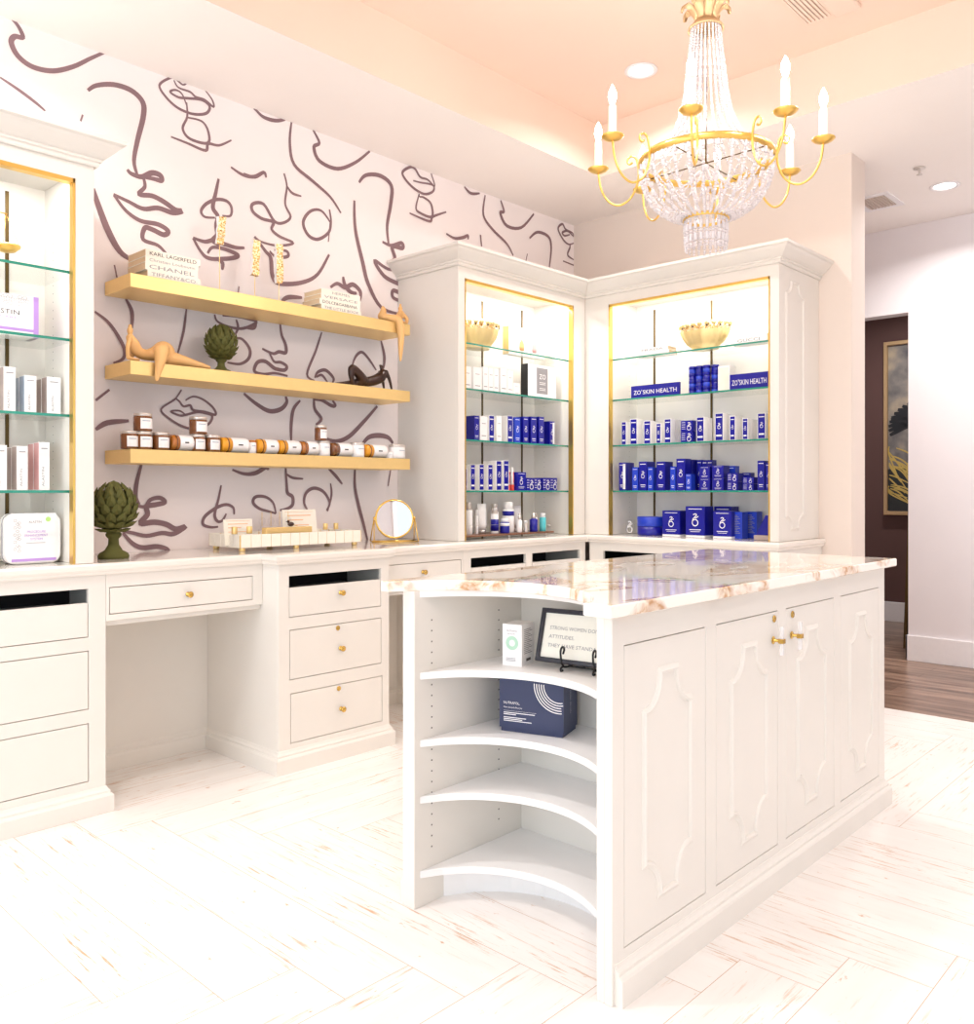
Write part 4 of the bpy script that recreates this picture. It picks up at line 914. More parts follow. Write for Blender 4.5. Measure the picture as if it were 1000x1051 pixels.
bottle(3.573,3.44,.020,.137,'white','white','pump','very thin white bottle near the left of the brown tray')
bottle(3.626,3.45,.070,.172,'white','silver','tube','frosted upright tube, third along the brown tray')
bottle(3.682,3.40,.046,.149,'white','silver','pump','white bottle with blue band, left half of the brown tray',band=(.1,.55,'blue'))
bottle(3.745,3.46,.046,.170,'white','silver','pump','tall silver capped bottle standing behind the blue and white jar')
bottle(3.741,3.375,.058,.085,'blue','white','pump','short blue and white jar in the middle of the brown tray',band=(.5,.7,'white'))
bottle(3.822,3.42,.070,.181,'white','white','pump','tallest white pump bottle with blue collar on the brown tray',band=(.55,.70,'blue'))
bottle(3.883,3.385,.034,.112,'white','silver','dropper','small white dropper bottle right of the tall pump bottle')
bottle(3.913,3.36,.024,.070,'silver','white','pump','tiny grey bottle in front of the dropper bottle')
bottle(3.947,3.46,.068,.156,'white','white','tube','wide white tube standing behind the navy bottle')
bottle(4.001,3.375,.050,.118,'blue','silver','dropper','dark blue bottle with slim silver neck on the brown tray')
bottle(4.058,3.41,.026,.112,'white','silver','pump','narrow white bottle between the dark blue and teal bottles')
bottle(4.100,3.385,.040,.110,'teal','white','pump','teal bottle with white top near the right end of the brown tray')
bottle(4.140,3.37,.026,.038,'acrylic','silver','pump','tiny clear jar at the right end of the brown tray')

# --- right hand showcase
def cx(L): return [(-y0,)+tuple(r) for (y0,*r) in L]
place_row(cx([(3.047,.036,.143,'bordered',.05,1,'narrow blue faced carton'),(2.983,.050,.156,'bordered',.045,3,'tall blue faced carton'),(2.885,.048,.139,'bordered',.045,3,'blue faced carton'),(2.799,.033,.120,'bordered',.04,2,'short narrow blue faced carton'),(2.743,.046,.143,'bordered',.045,3,'tall blue faced carton')]),
 'third shelf',TB,1.4832,4.45,'cartons at the left of the third shelf of the right showcase','right showcase, left group')
place_row(cx([(2.530,.049,.141,'bordered',.045,2,'blue faced carton'),(2.413,.051,.156,'bordered',.045,3,'tall blue faced carton'),(2.323,.035,.135,'bordered',.045,2,'narrow blue faced carton'),(2.247,.034,.118,'bordered',.045,3,'short blue faced carton'),(2.158,.047,.141,'bordered',.045,2,'tall blue faced carton')]),
 'third shelf',TB,1.4832,4.45,'cartons at the right of the third shelf of the right showcase','right showcase, right group')
def cbox(y0,w,h,style,d,z,lb,grp,xf=4.45,name='product_carton'):
    mb,ms=zcarton(w,h,d,style); return tag(put(mb.build(name,None,ms,fix=False),(xf,y0-w/2,z),R(-90)),lb,'box',grp)
cbox(2.632,.077,.062,'square',.07,1.4832,'low blue carton, lower one of the pair on the third right shelf','stacked pair of low cartons')
cbox(2.632,.077,.062,'square',.07,1.4832+.0635,'low blue carton, upper one of the pair on the third right shelf','stacked pair of low cartons')
place_row(cx([(3.058,.050,.172,'flip',.09,1,'tall blue carton with white checks'),(2.961,.041,.141,'light',.07,1,'brighter blue carton'),(2.913,.056,.174,'blue',.09,1,'tall blue carton'),(2.851,.036,.139,'light',.08,1,'brighter blue carton'),(2.790,.057,.171,'blue',.09,1,'tall blue carton'),(2.697,.035,.141,'light',.08,1,'brighter blue carton'),(2.655,.056,.185,'blue',.07,2,'tallest blue carton')]),
 'lowest shelf',TB,1.2032,4.44,'blue cartons at the left of the lowest shelf of the right showcase','right showcase, left group')
cbox(2.588,.035,.095,'light',.05,1.2032,'small bright blue carton in front of the tall row, lowest right shelf','blue cartons at the middle of the lowest shelf of the right showcase',4.43)
for i,(y,h) in enumerate(((2.590,.180),(2.555,.178),(2.522,.178))): cbox(y,.032,h,'blue',.05,1.2032,'narrow tall blue carton at the back, %s of three behind the small bright one'%('left','middle','right')[i],'blue cartons at the middle of the lowest shelf of the right showcase',4.56)
for (y,w,h,xf,nm) in ((2.512,.066,.068,4.45,'left'),(2.430,.069,.070,4.45,'middle')):
    for k in range(2): cbox(y,w,h,'blue',.07,1.2032+k*(h+.0012),'cube shaped blue carton, %s of the %s stack on the lowest right shelf'%(('bottom','top')[k],nm),'stacked cube cartons in the right showcase',xf)
cbox(2.405,.064,.140,'light',.05,1.2032,'pale printed blue carton behind the middle cube stack','stacked cube cartons in the right showcase',4.55)
for (y,w,h,xf,nm) in ((2.337,.062,.048,4.45,'left'),(2.244,.064,.036,4.45,'right')):
    for k in range(2): cbox(y,w,h,'square',.07,1.2032+k*(h+.0012),'flat blue carton with white marks, %s of the %s low stack'%(('bottom','top')[k],nm),'flat cartons in low stacks in the right showcase',xf)
cbox(2.300,.052,.100,'blue',.05,1.2032,'plain blue carton standing behind the low stacks on the lowest right shelf','flat cartons in low stacks in the right showcase',4.55)
cbox(2.158,.040,.162,'blue',.09,1.2032,'tall blue carton at the right end of the lowest right shelf','blue cartons at the right end of the right showcase')
cbox(2.112,.036,.150,'flip',.09,1.2032,'white fronted blue carton squeezed against the right end of the lowest shelf','blue cartons at the right end of the right showcase')
# foot of the right showcase
t=thing('round_tin','round shiny blue two piece jar at the foot of the right showcase','jar',(4.54,2.885,.9325),R(-90))
MB().lathe([(.086,0),(.088,.003),(.088,.052)],40).build('jar_body',t,'blue'); MB().lathe([(.088,.054),(.089,.056),(.089,.108),(.086,.112),(.0001,.112)],40).build('lid',t,'blue_light')
for (y,w,h,d,lb) in ((2.762,.118,.152,.10,'large blue box on white plinth, left of the three at the showcase foot'),(2.606,.123,.179,.10,'largest blue box, middle of the three at the foot of the right showcase'),(2.430,.113,.155,.10,'large blue box, right of the three at the foot of the right showcase')):
    t=thing('gift_box',lb,'box',(4.46,y-w/2,.9325),R(-90),'large blue boxes at the foot of the right showcase')
    mb,ms=zcarton(w,h-.012,d,'blue')
    for i,v in enumerate(mb.v): mb.v[i]=(v[0],v[1],v[2]+.012)
    mb.build('box_body',t,ms,fix=False); MB().box(-w/2,w/2,.001,d,0,.012).build('plinth',t,'white')
cbox(2.50,.11,.178,'blue',.09,.9325,'blue box standing in the second row between the two right boxes','large blue boxes at the foot of the right showcase',4.60,'gift_box')
for i,(y,xf) in enumerate(((2.335,4.50),(2.298,4.60))):
    t=thing('gift_box','pale printed blue box, %s of the two beside the large blue boxes'%('front','back')[i],'box',(xf,y-.03,.9325),R(-90),'printed boxes at the foot of the right showcase')
    mb=MB().box(-.032,.032,0,.07,.0,.150,0)
    for k in range(12): mb.box(-.024,.020-.008*(k%3),-.0008,-.0001,.03+k*.009,.033+k*.009,1)
    mb.build('box_body',t,['blue_light','grey'],fix=False)
t=thing('logo_block','clear block etched with a white mark at the left foot of the right showcase','display block',(4.50,3.02,.9325),R(-90))
mb=MB().box(-.03,.03,0,.02,0,.09,0); logo(mb,0,.05,.06); mb.build('block',t,['acrylic','white'],fix=False)
t=thing('sign_stand','blue triangular sign on a grey block at the right foot of the showcase','sign',(4.46,2.135,.9325),R(-90))
MB().box(-.05,.05,0,.06,0,.026).build('block',t,'taupebox',bevel=.002)
MB().add([(-.040,.01,.027),(.048,.01,.027),(.048,.01,.135),(.012,.01,.135),(-.040,.022,.027),(.048,.022,.027),(.048,.022,.135),(.012,.022,.135)],[(0,1,2,3),(7,6,5,4),(0,4,5,1),(1,5,6,2),(2,6,7,3),(3,7,4,0)]).build('sign_plate',t,'blue')
for (y0,w,h,lb) in ((2.976,.331,.075,'blue brand sign with white lettering, left on the second right shelf'),(2.322,.226,.085,'blue brand sign with white lettering, right on the second right shelf')):
    t=thing('shelf_sign',lb,'sign',(4.45,y0-w/2,1.7632),R(-90),'blue lettered signs')
    mb=MB().box(-w/2,w/2,0,.02,0,h,0); mb.text('ZO',-w*.44,h*.28,h*.34,w=w*.15).text("'",-w*.275,h*.28,h*.36).text('SKIN HEALTH',-w*.245,h*.28,h*.34,w=w*.70)
    mb.build('sign_block',t,['blue','white'],fix=False)
# bundle of round blue tins on the second shelf
k_=0
for ix,y in enumerate((2.583,2.538,2.493,2.450)):
    for iz in range(4):
        lb='round blue jar in the stacked cluster, %s column, %s from the bottom'%(('leftmost','second','third','rightmost')[ix],('first','second','third','fourth')[iz])
        t=thing('round_jar',lb,'jar',(4.50 if ix<3 else 4.52,y,1.7632+iz*.0405),R(-90),'round blue jars stacked on the second right shelf')
        MB().lathe([(.0205,0),(.0215,.002),(.0215,.022)],20).build('jar_body',t,'blue_light' if (ix+iz)%2 else 'blue'); MB().lathe([(.0225,.0225),(.0225,.038),(.021,.040),(.0001,.040)],20).build('lid',t,'blue')
t=thing('product_box','clear fronted white box beside the stacked blue jars','box',(4.50,2.385,1.7632),R(-90)); MB().box(-.036,.036,0,.07,0,.148,0).box(-.03,.03,-.0008,-.0001,.01,.138,1).build('box_body',t,['white','cream'],fix=False)

# ---- books
def book(loc,rz,w,h,d,txt,lb,grp,ink='ink',tw=None,th=None,cover='cream'):
    t=thing('book',lb,'book',loc,rz,grp)
    MB().box(-w/2,w/2,0,d,0,.0018).box(-w/2,w/2,0,d,h-.0018,h).build('cover',t,cover)
    mb=MB().box(-w/2,w/2,-.0004,.0018,0,h,0); 
    if txt: mb.text(txt,0,h*.22,(th or h*.52),y=-.0011,w=tw or w*.86,center=True)
    mb.build('spine',t,[cover,ink],fix=False)
    MB().box(-w/2+.002,w/2-.003,.002,d-.003,.0018,h-.0018).build('pages',t,'pagetan')
G='fashion books at the left of the top gold shelf'
for k,(tx,hh,w,dx,lb,ik) in enumerate((('TIFFANY&CO.',.028,.240,.010,'cream book with thin serif spine lettering, bottom of the left stack',"grey"),('CHANEL',.032,.236,-.002,'cream book with widely spaced spine capitals, second from bottom of left stack','grey'),('Christian Louboutin',.024,.238,.0,'cream book with small spine lettering, second from top of left stack','grey'),('KARL LAGERFELD',.030,.245,0.004,'cream book with bold dark spine lettering, top of the left stack','ink'))):
    z=2.1004+sum((.0282,.0322,.0242,.0302)[:k]); book((1.778+dx,3.520,z),R(0),w,hh,.17,tx,lb,G,ik)
G='fashion books at the right of the top gold shelf'
for k,(tx,hh,w,dx,lb,ik) in enumerate((('THE LITTLE BOOK',.024,.250,.004,'cream book with a small picture, bottom of the right stack','grey'),('DOLCE&GABBANA',.028,.250,-.006,'cream book with dark spine capitals, second from bottom of right stack','ink'),('VERSACE',.024,.244,.0,'cream book with pale spine lettering, second from top of right stack','grey'),('HERMES',.024,.240,0,'cream book with short spine name, top of the right stack','grey'))):
    z=2.1004+sum((.0242,.0282,.0242,.0242)[:k]); book((2.672+dx,3.520,z),R(0),w,hh,.15,tx,lb,G,ik,tw=(w*.45 if tx in('HERMES',) else None))
book((4.46,2.835,2.0134),R(-90),.238,.024,.10,'','plain white book, lower of the two left of the gold bowl','books on the top right glass shelf',cover='white')
book((4.46,2.832,2.0376),R(-90),.215,.024,.10,'PRADA','white book with spaced capitals left of the gold bowl, upper one','books on the top right glass shelf','grey',tw=.15,cover='white')
book((4.46,2.215,2.0134),R(-90),.215,.048,.10,'GUCCI','thick white book right of the gold bowl on the top right shelf','books on the top right glass shelf','grey',tw=.13,th=.018,cover='white')

# ---- gold slab sculptures on rods
for i,(x,zb,zt,dx) in enumerate(((2.056,2.335,2.462,.010),(2.240,2.225,2.392,.006),(2.373,2.212,2.397,.0))):
    t=thing('slab_sculpture','gold slab on a thin rod, %s of three on the top shelf'%('leftmost and highest','middle','rightmost')[i],'sculpture',(x,3.62,2.1004),0,'gold slabs on rods')
    MB().box(-.028,.028,-.022,.022,0,.006).build('base',t,'gold',bevel=.001)
    MB().cyl(.0018,.006,zb-2.1+.02,8).build('rod',t,'gold')
    mb=MB(); n=9; rnd=random.Random(i); vs=[];fs=[]
    H=zt-zb
    for k in range(n+1):
        z=zb-2.1004+H*k/n
        for (a,b) in ((-.018,-.008),(.018,-.010),(.020,.010),(-.016,.012)): vs.append((a+rnd.uniform(-.003,.003)+dx*k/n, b+rnd.uniform(-.002,.002), z+rnd.uniform(-.004,.004)))
    for k in range(n):
        for j in range(4): fs.append((k*4+j,k*4+(j+1)%4,(k+1)*4+(j+1)%4,(k+1)*4+j))
    fs+= [(3,2,1,0),tuple(n*4+j for j in range(4))]
    mi=[0]*len(fs); o=mb.add(vs,fs); 
    for k in range(n): mb.m[k*4+3]=1
    mb.build('slab',t,['speck','white'])

# ---- figures: one continuous skin each
def limb(mb,pts,rs):
    P=catmull(pts,5); N=len(P); rr=[]
    for i in range(N):
        u=i/(N-1)*(len(rs)-1); a=int(u); b=min(a+1,len(rs)-1); rr.append(rs[a]+(rs[b]-rs[a])*(u-a))
    mb.tube(P,rr,12); mb.ell(pts[0],rs[0],rs[0],rs[0],12); mb.ell(pts[-1],rs[-1],rs[-1],rs[-1],12)
def skin(o,vox=.0032,it=6):
    r=o.modifiers.new('skin','REMESH'); r.mode='VOXEL'; r.voxel_size=vox; r.use_smooth_shade=True
    s_=o.modifiers.new('soft','SMOOTH'); s_.iterations=it; s_.factor=.5; return o
mb=MB()
mb.ell((1.609,3.555,1.868),.013,.013,.017,12); mb.ell((1.609,3.555,1.888),.008,.008,.008,10)
limb(mb,[(1.609,3.555,1.856),(1.611,3.555,1.842)],[.007,.008])
limb(mb,[(1.612,3.558,1.838),(1.625,3.56,1.815),(1.650,3.565,1.785),(1.690,3.57,1.778),(1.735,3.565,1.790)],[.018,.026,.023,.024,.036])
limb(mb,[(1.598,3.535,1.832),(1.588,3.530,1.795),(1.590,3.532,1.752)],[.011,.009,.008])
limb(mb,[(1.618,3.585,1.832),(1.632,3.59,1.795),(1.630,3.585,1.752)],[.011,.009,.008])
limb(mb,[(1.590,3.532,1.750),(1.615,3.535,1.749),(1.640,3.54,1.7495)],[.007,.007,.006])
mb.ell((1.760,3.565,1.795),.050,.036,.050,16)
limb(mb,[(1.738,3.535,1.802),(1.722,3.508,1.790),(1.712,3.496,1.750),(1.700,3.493,1.700),(1.694,3.492,1.668)],[.034,.032,.024,.014,.009])
limb(mb,[(1.775,3.57,1.775),(1.840,3.565,1.770),(1.905,3.56,1.760),(1.968,3.555,1.7525)],[.038,.026,.018,.008])
tag(skin(mb.build('reclining_figurine',None,'tan')),'tan reclining nude figurine with one leg hanging over the middle gold shelf','figurine')
mb=MB(); y=3.55
mb.ell((3.092,y,2.188),.012,.012,.015,12); mb.ell((3.092,y,2.208),.007,.007,.007,10)
limb(mb,[(3.092,y,2.178),(3.094,y,2.166)],[.007,.008])
limb(mb,[(3.094,y,2.160),(3.085,y+.01,2.135),(3.055,y+.02,2.122),(3.010,y+.02,2.122),(2.975,y+.01,2.130)],[.020,.022,.018,.020,.026])
limb(mb,[(3.076,y-.01,2.158),(3.054,y-.022,2.136),(3.046,y-.030,2.108)],[.012,.011,.009])
limb(mb,[(3.108,y-.005,2.156),(3.128,y-.012,2.134),(3.118,y-.020,2.108)],[.012,.011,.009])
limb(mb,[(3.040,y-.018,2.107),(3.075,y-.022,2.108),(3.10,y-.024,2.109)],[.007,.007,.007])
limb(mb,[(2.975,y+.01,2.130),(2.968,y-.005,2.160),(2.962,y-.01,2.172)],[.022,.016,.009])
limb(mb,[(2.975,y+.0,2.125),(3.00,y-.03,2.120),(3.035,y-.050,2.110),(3.046,y-.056,2.04),(3.046,y-.056,1.96),(3.044,y-.055,1.895)],[.020,.018,.022,.020,.014,.006])
tag(skin(mb.build('reclining_figurine',None,'tan')),'small tan figurine with one leg over the right end of the top gold shelf','figurine')
mb=MB(); y=3.60
mb.ell((3.002,y,1.865),.011,.012,.014,12); mb.ell((2.992,y,1.874),.007,.007,.006,10)
limb(mb,[(3.002,y,1.856),(3.006,y,1.846)],[.008,.009])
limb(mb,[(3.010,y,1.838),(2.995,y,1.812),(2.950,y,1.790),(2.900,y,1.778),(2.860,y,1.776)],[.020,.030,.028,.026,.030])
limb(mb,[(3.022,y-.015,1.842),(3.040,y-.02,1.800),(3.056,y-.02,1.750)],[.011,.009,.006])
limb(mb,[(3.006,y+.02,1.840),(3.026,y+.02,1.800),(3.036,y+.02,1.750)],[.011,.009,.006])
limb(mb,[(2.865,y-.01,1.785),(2.830,y-.015,1.815),(2.792,y-.015,1.838),(2.786,y-.015,1.800),(2.800,y-.015,1.752)],[.028,.024,.020,.016,.008])
limb(mb,[(2.870,y+.015,1.772),(2.810,y+.01,1.762),(2.745,y,1.754),(2.680,y-.01,1.7465)],[.028,.018,.012,.006])
tag(skin(mb.build('reclining_figurine',None,'bronze')),'dark bronze reclining figurine at the right of the middle gold shelf','figurine')

# ---- artichoke finials
def artichoke(label,loc,H,RR,stem):
    """H total height, RR radius of the head, stem=height of the foot"""
    t=thing('artichoke_finial',label,'ornament',loc,0,'green artichoke ornaments')
    s_=stem
    MB().lathe([(.0001,0),(RR*.72,0),(RR*.74,s_*.10),(RR*.66,s_*.2),(RR*.42,s_*.30),(RR*.26,s_*.50),(RR*.24,s_*.72),(RR*.36,s_*.82),(RR*.38,s_*.90),(RR*.30,s_*.98),(RR*.4,s_*1.05)],28).build('pedestal',t,'arti')
    zc=s_+(H-s_)*.47; rz=(H-s_)*.5
    MB().ell((0,0,zc),RR*.88,RR*.88,rz*.93,20).build('heart',t,'arti')
    mb=MB(); rows=8
    for i in range(rows):
        ph=R(-62+i*19.5); rr=RR*.90*math.cos(ph); zz=zc+rz*.93*math.sin(ph); n=max(4,int(11*math.cos(ph))+2)
        lw=RR*.40*(1-.04*i); lh=RR*.52
        for k in range(n):
            a=2*PI*(k+.5*(i%2))/n
            nrm=Vector((math.cos(a)*math.cos(ph),math.sin(a)*math.cos(ph),math.sin(ph)*.9)).normalized()
            p=Vector((rr*math.cos(a),rr*math.sin(a),zz)); side=Vector((-math.sin(a),math.cos(a),0)); up=side.cross(nrm)*-1
            if up.z<0: up=-up
            vs=[]
            for (u,v,w) in ((-.5,-.35,0),(-.62,.05,.02),(-.42,.42,.08),(0,.72,.17),(.42,.42,.08),(.62,.05,.02),(.5,-.35,0),(0,.15,.16)):
                vs.append(p+side*u*lw+up*v*lh+nrm*(w+.06)*RR)
            mb.add(vs,[(i2,i2+1,7) for i2 in range(6)]+[(6,0,7)],0)
    o=tag(mb.build('scales',t,'arti',fix=False),kind='stuff'); so=o.modifiers.new('s','SOLIDIFY'); so.thickness=RR*.03; so.offset=-1
artichoke('small green artichoke ornament on a foot on the middle gold shelf',(2.064,3.62,1.7404),.218,.066,.070)
artichoke('large green artichoke ornament on a foot on the worktop beside the tall showcase',(1.497,3.455,.9315),.298,.080,.108)

# ---- round table mirror
t=thing('table_mirror','round gold table mirror on a wire stand at the right of the worktop','mirror',(2.985,3.475,.9318),R(-28))
czm=.122
A=TX(0,0,czm)@RX(R(-7)); ringp=[(.099*math.cos(a),0,.099*math.sin(a)) for a in [2*PI*k/48 for k in range(48)]]
MB().tube(ringp,.0055,10,closed=True,T=A).build('mirror_frame',t,'goldframe')
MB().lathe([(.0001,-.003),(.097,-.003),(.097,.003),(.0001,.003)],48,T=A@FRONT,smooth=False).build('mirror_glass',t,'mirror')
mb=MB()
b0=[(-.118,-.050,.004),(.118,-.050,.004),(.118,.050,.004),(-.118,.050,.004)]
for i in range(4): mb.tube([b0[i],b0[(i+1)%4]],.0030,8)
mb.build('base_frame',t,'goldframe')
for sx in (-1,1):
    MB().tube([(sx*.118,-.050,.004),(sx*.108,0,czm+.006)],.0028,8).tube([(sx*.118,.050,.004),(sx*.108,0,czm+.006)],.0028,8).build('leg',t,'goldframe')
    MB().ell((sx*.108,0,czm+.006),.006,.006,.006,10).tube([(sx*.112,0,czm),(sx*.099,0,czm)],.0025,8).build('pivot',t,'goldframe')

# ---- jars of candles on the lowest gold shelf
Jz=1.3744
def jar_up(x,w,z,lb,gl='amberbrown',lid='silver',h=.076):
    t=thing('candle_jar',lb,'candle',(x,3.565+.0,z),0,'jars on the lowest gold shelf'); r=w/2
    MB().lathe([(r*.92,0),(r,.004),(r,h*.80),(r*.94,h*.84)],24).build('jar',t,gl)
    MB().lathe([(r*.97,h*.84),(r*.99,h*.86),(r*.99,h*.98),(r*.95,h),(.0001,h)],24).build('lid',t,lid)
    mb=MB()
    n=9; vs=[]; 
    for k in range(n):
        a=R(-128+76*k/(n-1)*1.25); 
        for zz in (h*.14,h*.72): vs.append((r*1.012*math.cos(a),r*1.012*math.sin(a),zz))
    mb.add(vs,[(2*k,2*k+2,2*k+3,2*k+1) for k in range(n-1)],0,smooth=True)
    mb.box(-r*.5,r*.4,-r*1.03,-r*1.02,h*.55,h*.60,1)
    mb.build('label',t,['white','bluegrey'],fix=False)
def jar_side(x0,w,lb,gl='orange',z=Jz):
    r=.0355; L=w
    t=thing('candle_jar',lb,'candle',(x0+w/2,3.57,z),0,'jars on the lowest gold shelf')
    T=TX(0,0,r+.0002)@RY(R(90))
    MB().lathe([(.0001,-L/2+.004),(r*.86,-L/2+.003),(r*.96,-L/2+.008),(r*.96,-L*.12)],24,T=T).build('jar',t,gl)
    MB().lathe([(r*.995,-L*.14),(r*1.0,-L*.12),(r*1.0,L/2-.012),(r*.93,L/2-.003),(.0001,L/2-.003)],24,T=T).build('label',t,'white')
    MB().box(L*.05,L*.22,-r*1.02,-r*.98,r*.95,r*1.12).build('print',t,'ink')
    MB().lathe([(r*.97,-L*.30),(r*1.0,-L*.29),(r*1.0,-L*.26),(r*.97,-L*.25)],24,T=T).build('band',t,'amberbrown')
D='on the lowest gold shelf'
jar_up(1.610,.070,Jz,'brown glass jar, leftmost '+D)
jar_up(1.668,.076,Jz,'brown glass jar, second from left, bottom row '+D)
jar_up(1.746,.072,Jz,'brown glass jar, third from left, bottom row '+D)
jar_up(1.668,.076,Jz+.077,'brown glass jar stacked on the two leftmost jars '+D)
jar_side(1.786,.105,'jar lying on its side, first from the left '+D,'amber')
jar_up(1.916,.068,Jz,'upright jar under the second stacked jar '+D)
jar_up(1.987,.070,Jz,'upright jar beside the second stacked jar '+D)
jar_up(1.920,.078,Jz+.077,'jar stacked upright above the row left of centre, lowest gold shelf')
jar_side(2.026,.140,'jar lying on its side, orange end, left of the tiny jar, lowest shelf')
jar_up(2.188,.044,Jz,'tiny pale jar between two jars lying down, left half '+D,'white','amber',.062)
jar_side(2.212,.112,'jar on its side right of the first tiny jar '+D)
jar_side(2.328,.122,'jar lying on its side with bright orange wax, middle '+D)
jar_side(2.452,.105,'jar on its side just left of the third stacked jar, lowest gold shelf','amber')
jar_up(2.596,.066,Jz,'clear upright jar right of centre '+D,'white','silver')
jar_up(2.532-.0+.060-.012,.062,Jz+.077,'jar stacked upright above the row right of centre '+D)
jar_side(2.632,.135,'jar lying on its side with a pale ribbed band '+D,'amberbrown')
jar_up(2.806,.078,Jz,'clear upright jar with silver lid, second largest from right, lowest gold shelf','white','silver')
jar_side(2.848,.148,'rightmost jar lying on its side '+D)
jar_up(3.022,.046,Jz,'tiny white jar near the right end '+D,'white','white',.034)
jar_up(3.080,.088,Jz,'clear upright jar, rightmost '+D,'white','silver')

# ---- white and gold slatted tray and what lies in it
t=thing('slatted_tray','long white tray of upright tiles with gold joints and gold feet on the worktop','tray',(2.375,3.545,.9318))
tw,td=.335,.130
MB().box(-tw,tw,-td,td,.018,.024).build('tray_floor',t,'white')
for x in (-.315,-.03,.312):
    for y in (-.112,.112): MB().cyl(.014,0,.018,14,T=TX(x,y,0)).build('foot',t,'gold')
mb=MB(); n=13
for i in range(n):
    x0=-tw+2*tw*i/n; mb.box(x0+.0012,x0+2*tw/n-.0012,-td-.006,-td,.016,.074).box(x0+.0012,x0+2*tw/n-.0012,td,td+.006,.016,.074)
n=5
for i in range(n):
    y0=-td+2*td*i/n; mb.box(-tw-.006,-tw,y0+.0012,y0+2*td/n-.0012,.016,.074).box(tw,tw+.006,y0+.0012,y0+2*td/n-.0012,.016,.074)
mb.build('tiles',t,'cream',bevel=.001)
MB().wall(-tw-.004,tw+.004,-td-.004,td+.004,[(-tw+.001,tw-.001,-td+.001,td-.001)],-.073,-.018,T=RX(R(-90))@RX(PI)@Matrix.Identity(4)).build('gold_joints',t,'gold') if False else MB().box(-tw-.004,tw+.004,-td-.003,-td-.0002,.018,.072).box(-tw-.004,tw+.004,td+.0002,td+.003,.018,.072).box(-tw-.003,-tw-.0002,-td,td,.018,.072).box(tw+.0002,tw+.003,-td,td,.018,.072).build('gold_joints',t,'gold')
TZ0=.9558
def card(x,y,w,h,lb,z=TZ0,rz=0,lean=-8):
    t=thing('display_card',lb,'card',(x,y,z),rz)
    T=RX(R(lean)); mb=MB().box(-w/2,w/2,0,.003,0,h,0,T=T).box(-w*.36,w*.34,-.0009,-.0002,h*.80,h*.825,1,T=T).box(-w*.36,w*.1,-.0009,-.0002,h*.66,h*.685,1,T=T).box(-w*.36,w*.26,-.0009,-.0002,h*.5,h*.52,1,T=T)
    mb.tube([(-w*.42,-.001,h*.93),(w*.42,-.001,h*.93)],.0006,4,1,T=T); mb.build('card_panel',t,['cream','peach'],fix=False)
card(2.088,3.50,.145,.118,'small cream printed card at the left end of the slatted tray')
card(2.462,3.56,.195,.155,'large cream printed card standing in the middle of the slatted tray')
for i,(x,lb) in enumerate(((2.035,'gold capped perfume bottle leftmost in the slatted tray'),(2.110,'gold capped perfume bottle in front of the small cream card'))):
    t=thing('perfume_bottle',lb,'bottle',(x,3.455,TZ0)); MB().box(-.018,.018,-.012,.012,0,.052).build('flask',t,'acrylic',bevel=.002); MB().cyl(.013,.053,.085,14).build('cap',t,'gold')
for i,(x,lb) in enumerate(((2.605,'gold capped short bottle right of the large card'),(2.670,'gold capped short bottle at the right end of the slatted tray'))):
    t=thing('perfume_bottle',lb,'bottle',(x,3.56,TZ0)); MB().box(-.020,.020,-.014,.014,0,.050).build('flask',t,'acrylic',bevel=.002); MB().cyl(.012,.051,.082,14).build('cap',t,'gold')
t=thing('incense_box','long gold lidded box lying across the slatted tray','box',(2.305,3.46,TZ0))
MB().box(-.115,.135,-.020,.020,.040,.076).build('lid',t,'gold',bevel=.001); MB().box(-.113,.133,-.018,.018,0,.040).build('box_body',t,'gold')
for i in range(4):
    x=2.235+i*.048
    t=thing('glass_flower_stopper','clear faceted bottle with gold stem, %s of four behind the gold box'%ORD[i],'bottle',(x,3.55,TZ0),0,'clear faceted bottles in the tray')
    MB().lathe([(.016,0),(.018,.003),(.018,.062),(.008,.070),(.008,.080)],8,smooth=False).build('flask',t,'acrylic'); MB().ell((0,0,.102),.020,.014,.020,6).build('stopper',t,'acrylic',fix=False); MB().cyl(.0015,.080,.145,6).build('stem',t,'gold')
t=thing('bird_ornament','tiny dark and gold bird perched on the gold box in the slatted tray','ornament',(2.335,3.462,1.0322))
MB().ell((0,0,.012),.017,.010,.011,12).ell((-.014,0,.024),.007,.006,.007,10).lathe([(.003,0),(.0001,.010)],8,T=TX(-.019,0,.024)@RY(R(-90))).build('body',t,'bronze',fix=False); MB().add([(.01,-.004,.012),(.034,-.006,.004),(.034,.006,.004),(.01,.004,.012),(.01,-.004,.009),(.034,-.006,.002),(.034,.006,.002),(.01,.004,.009)],[(0,1,2,3),(7,6,5,4),(0,4,5,1),(1,5,6,2),(2,6,7,3),(3,7,4,0)]).build('tail',t,'gold')

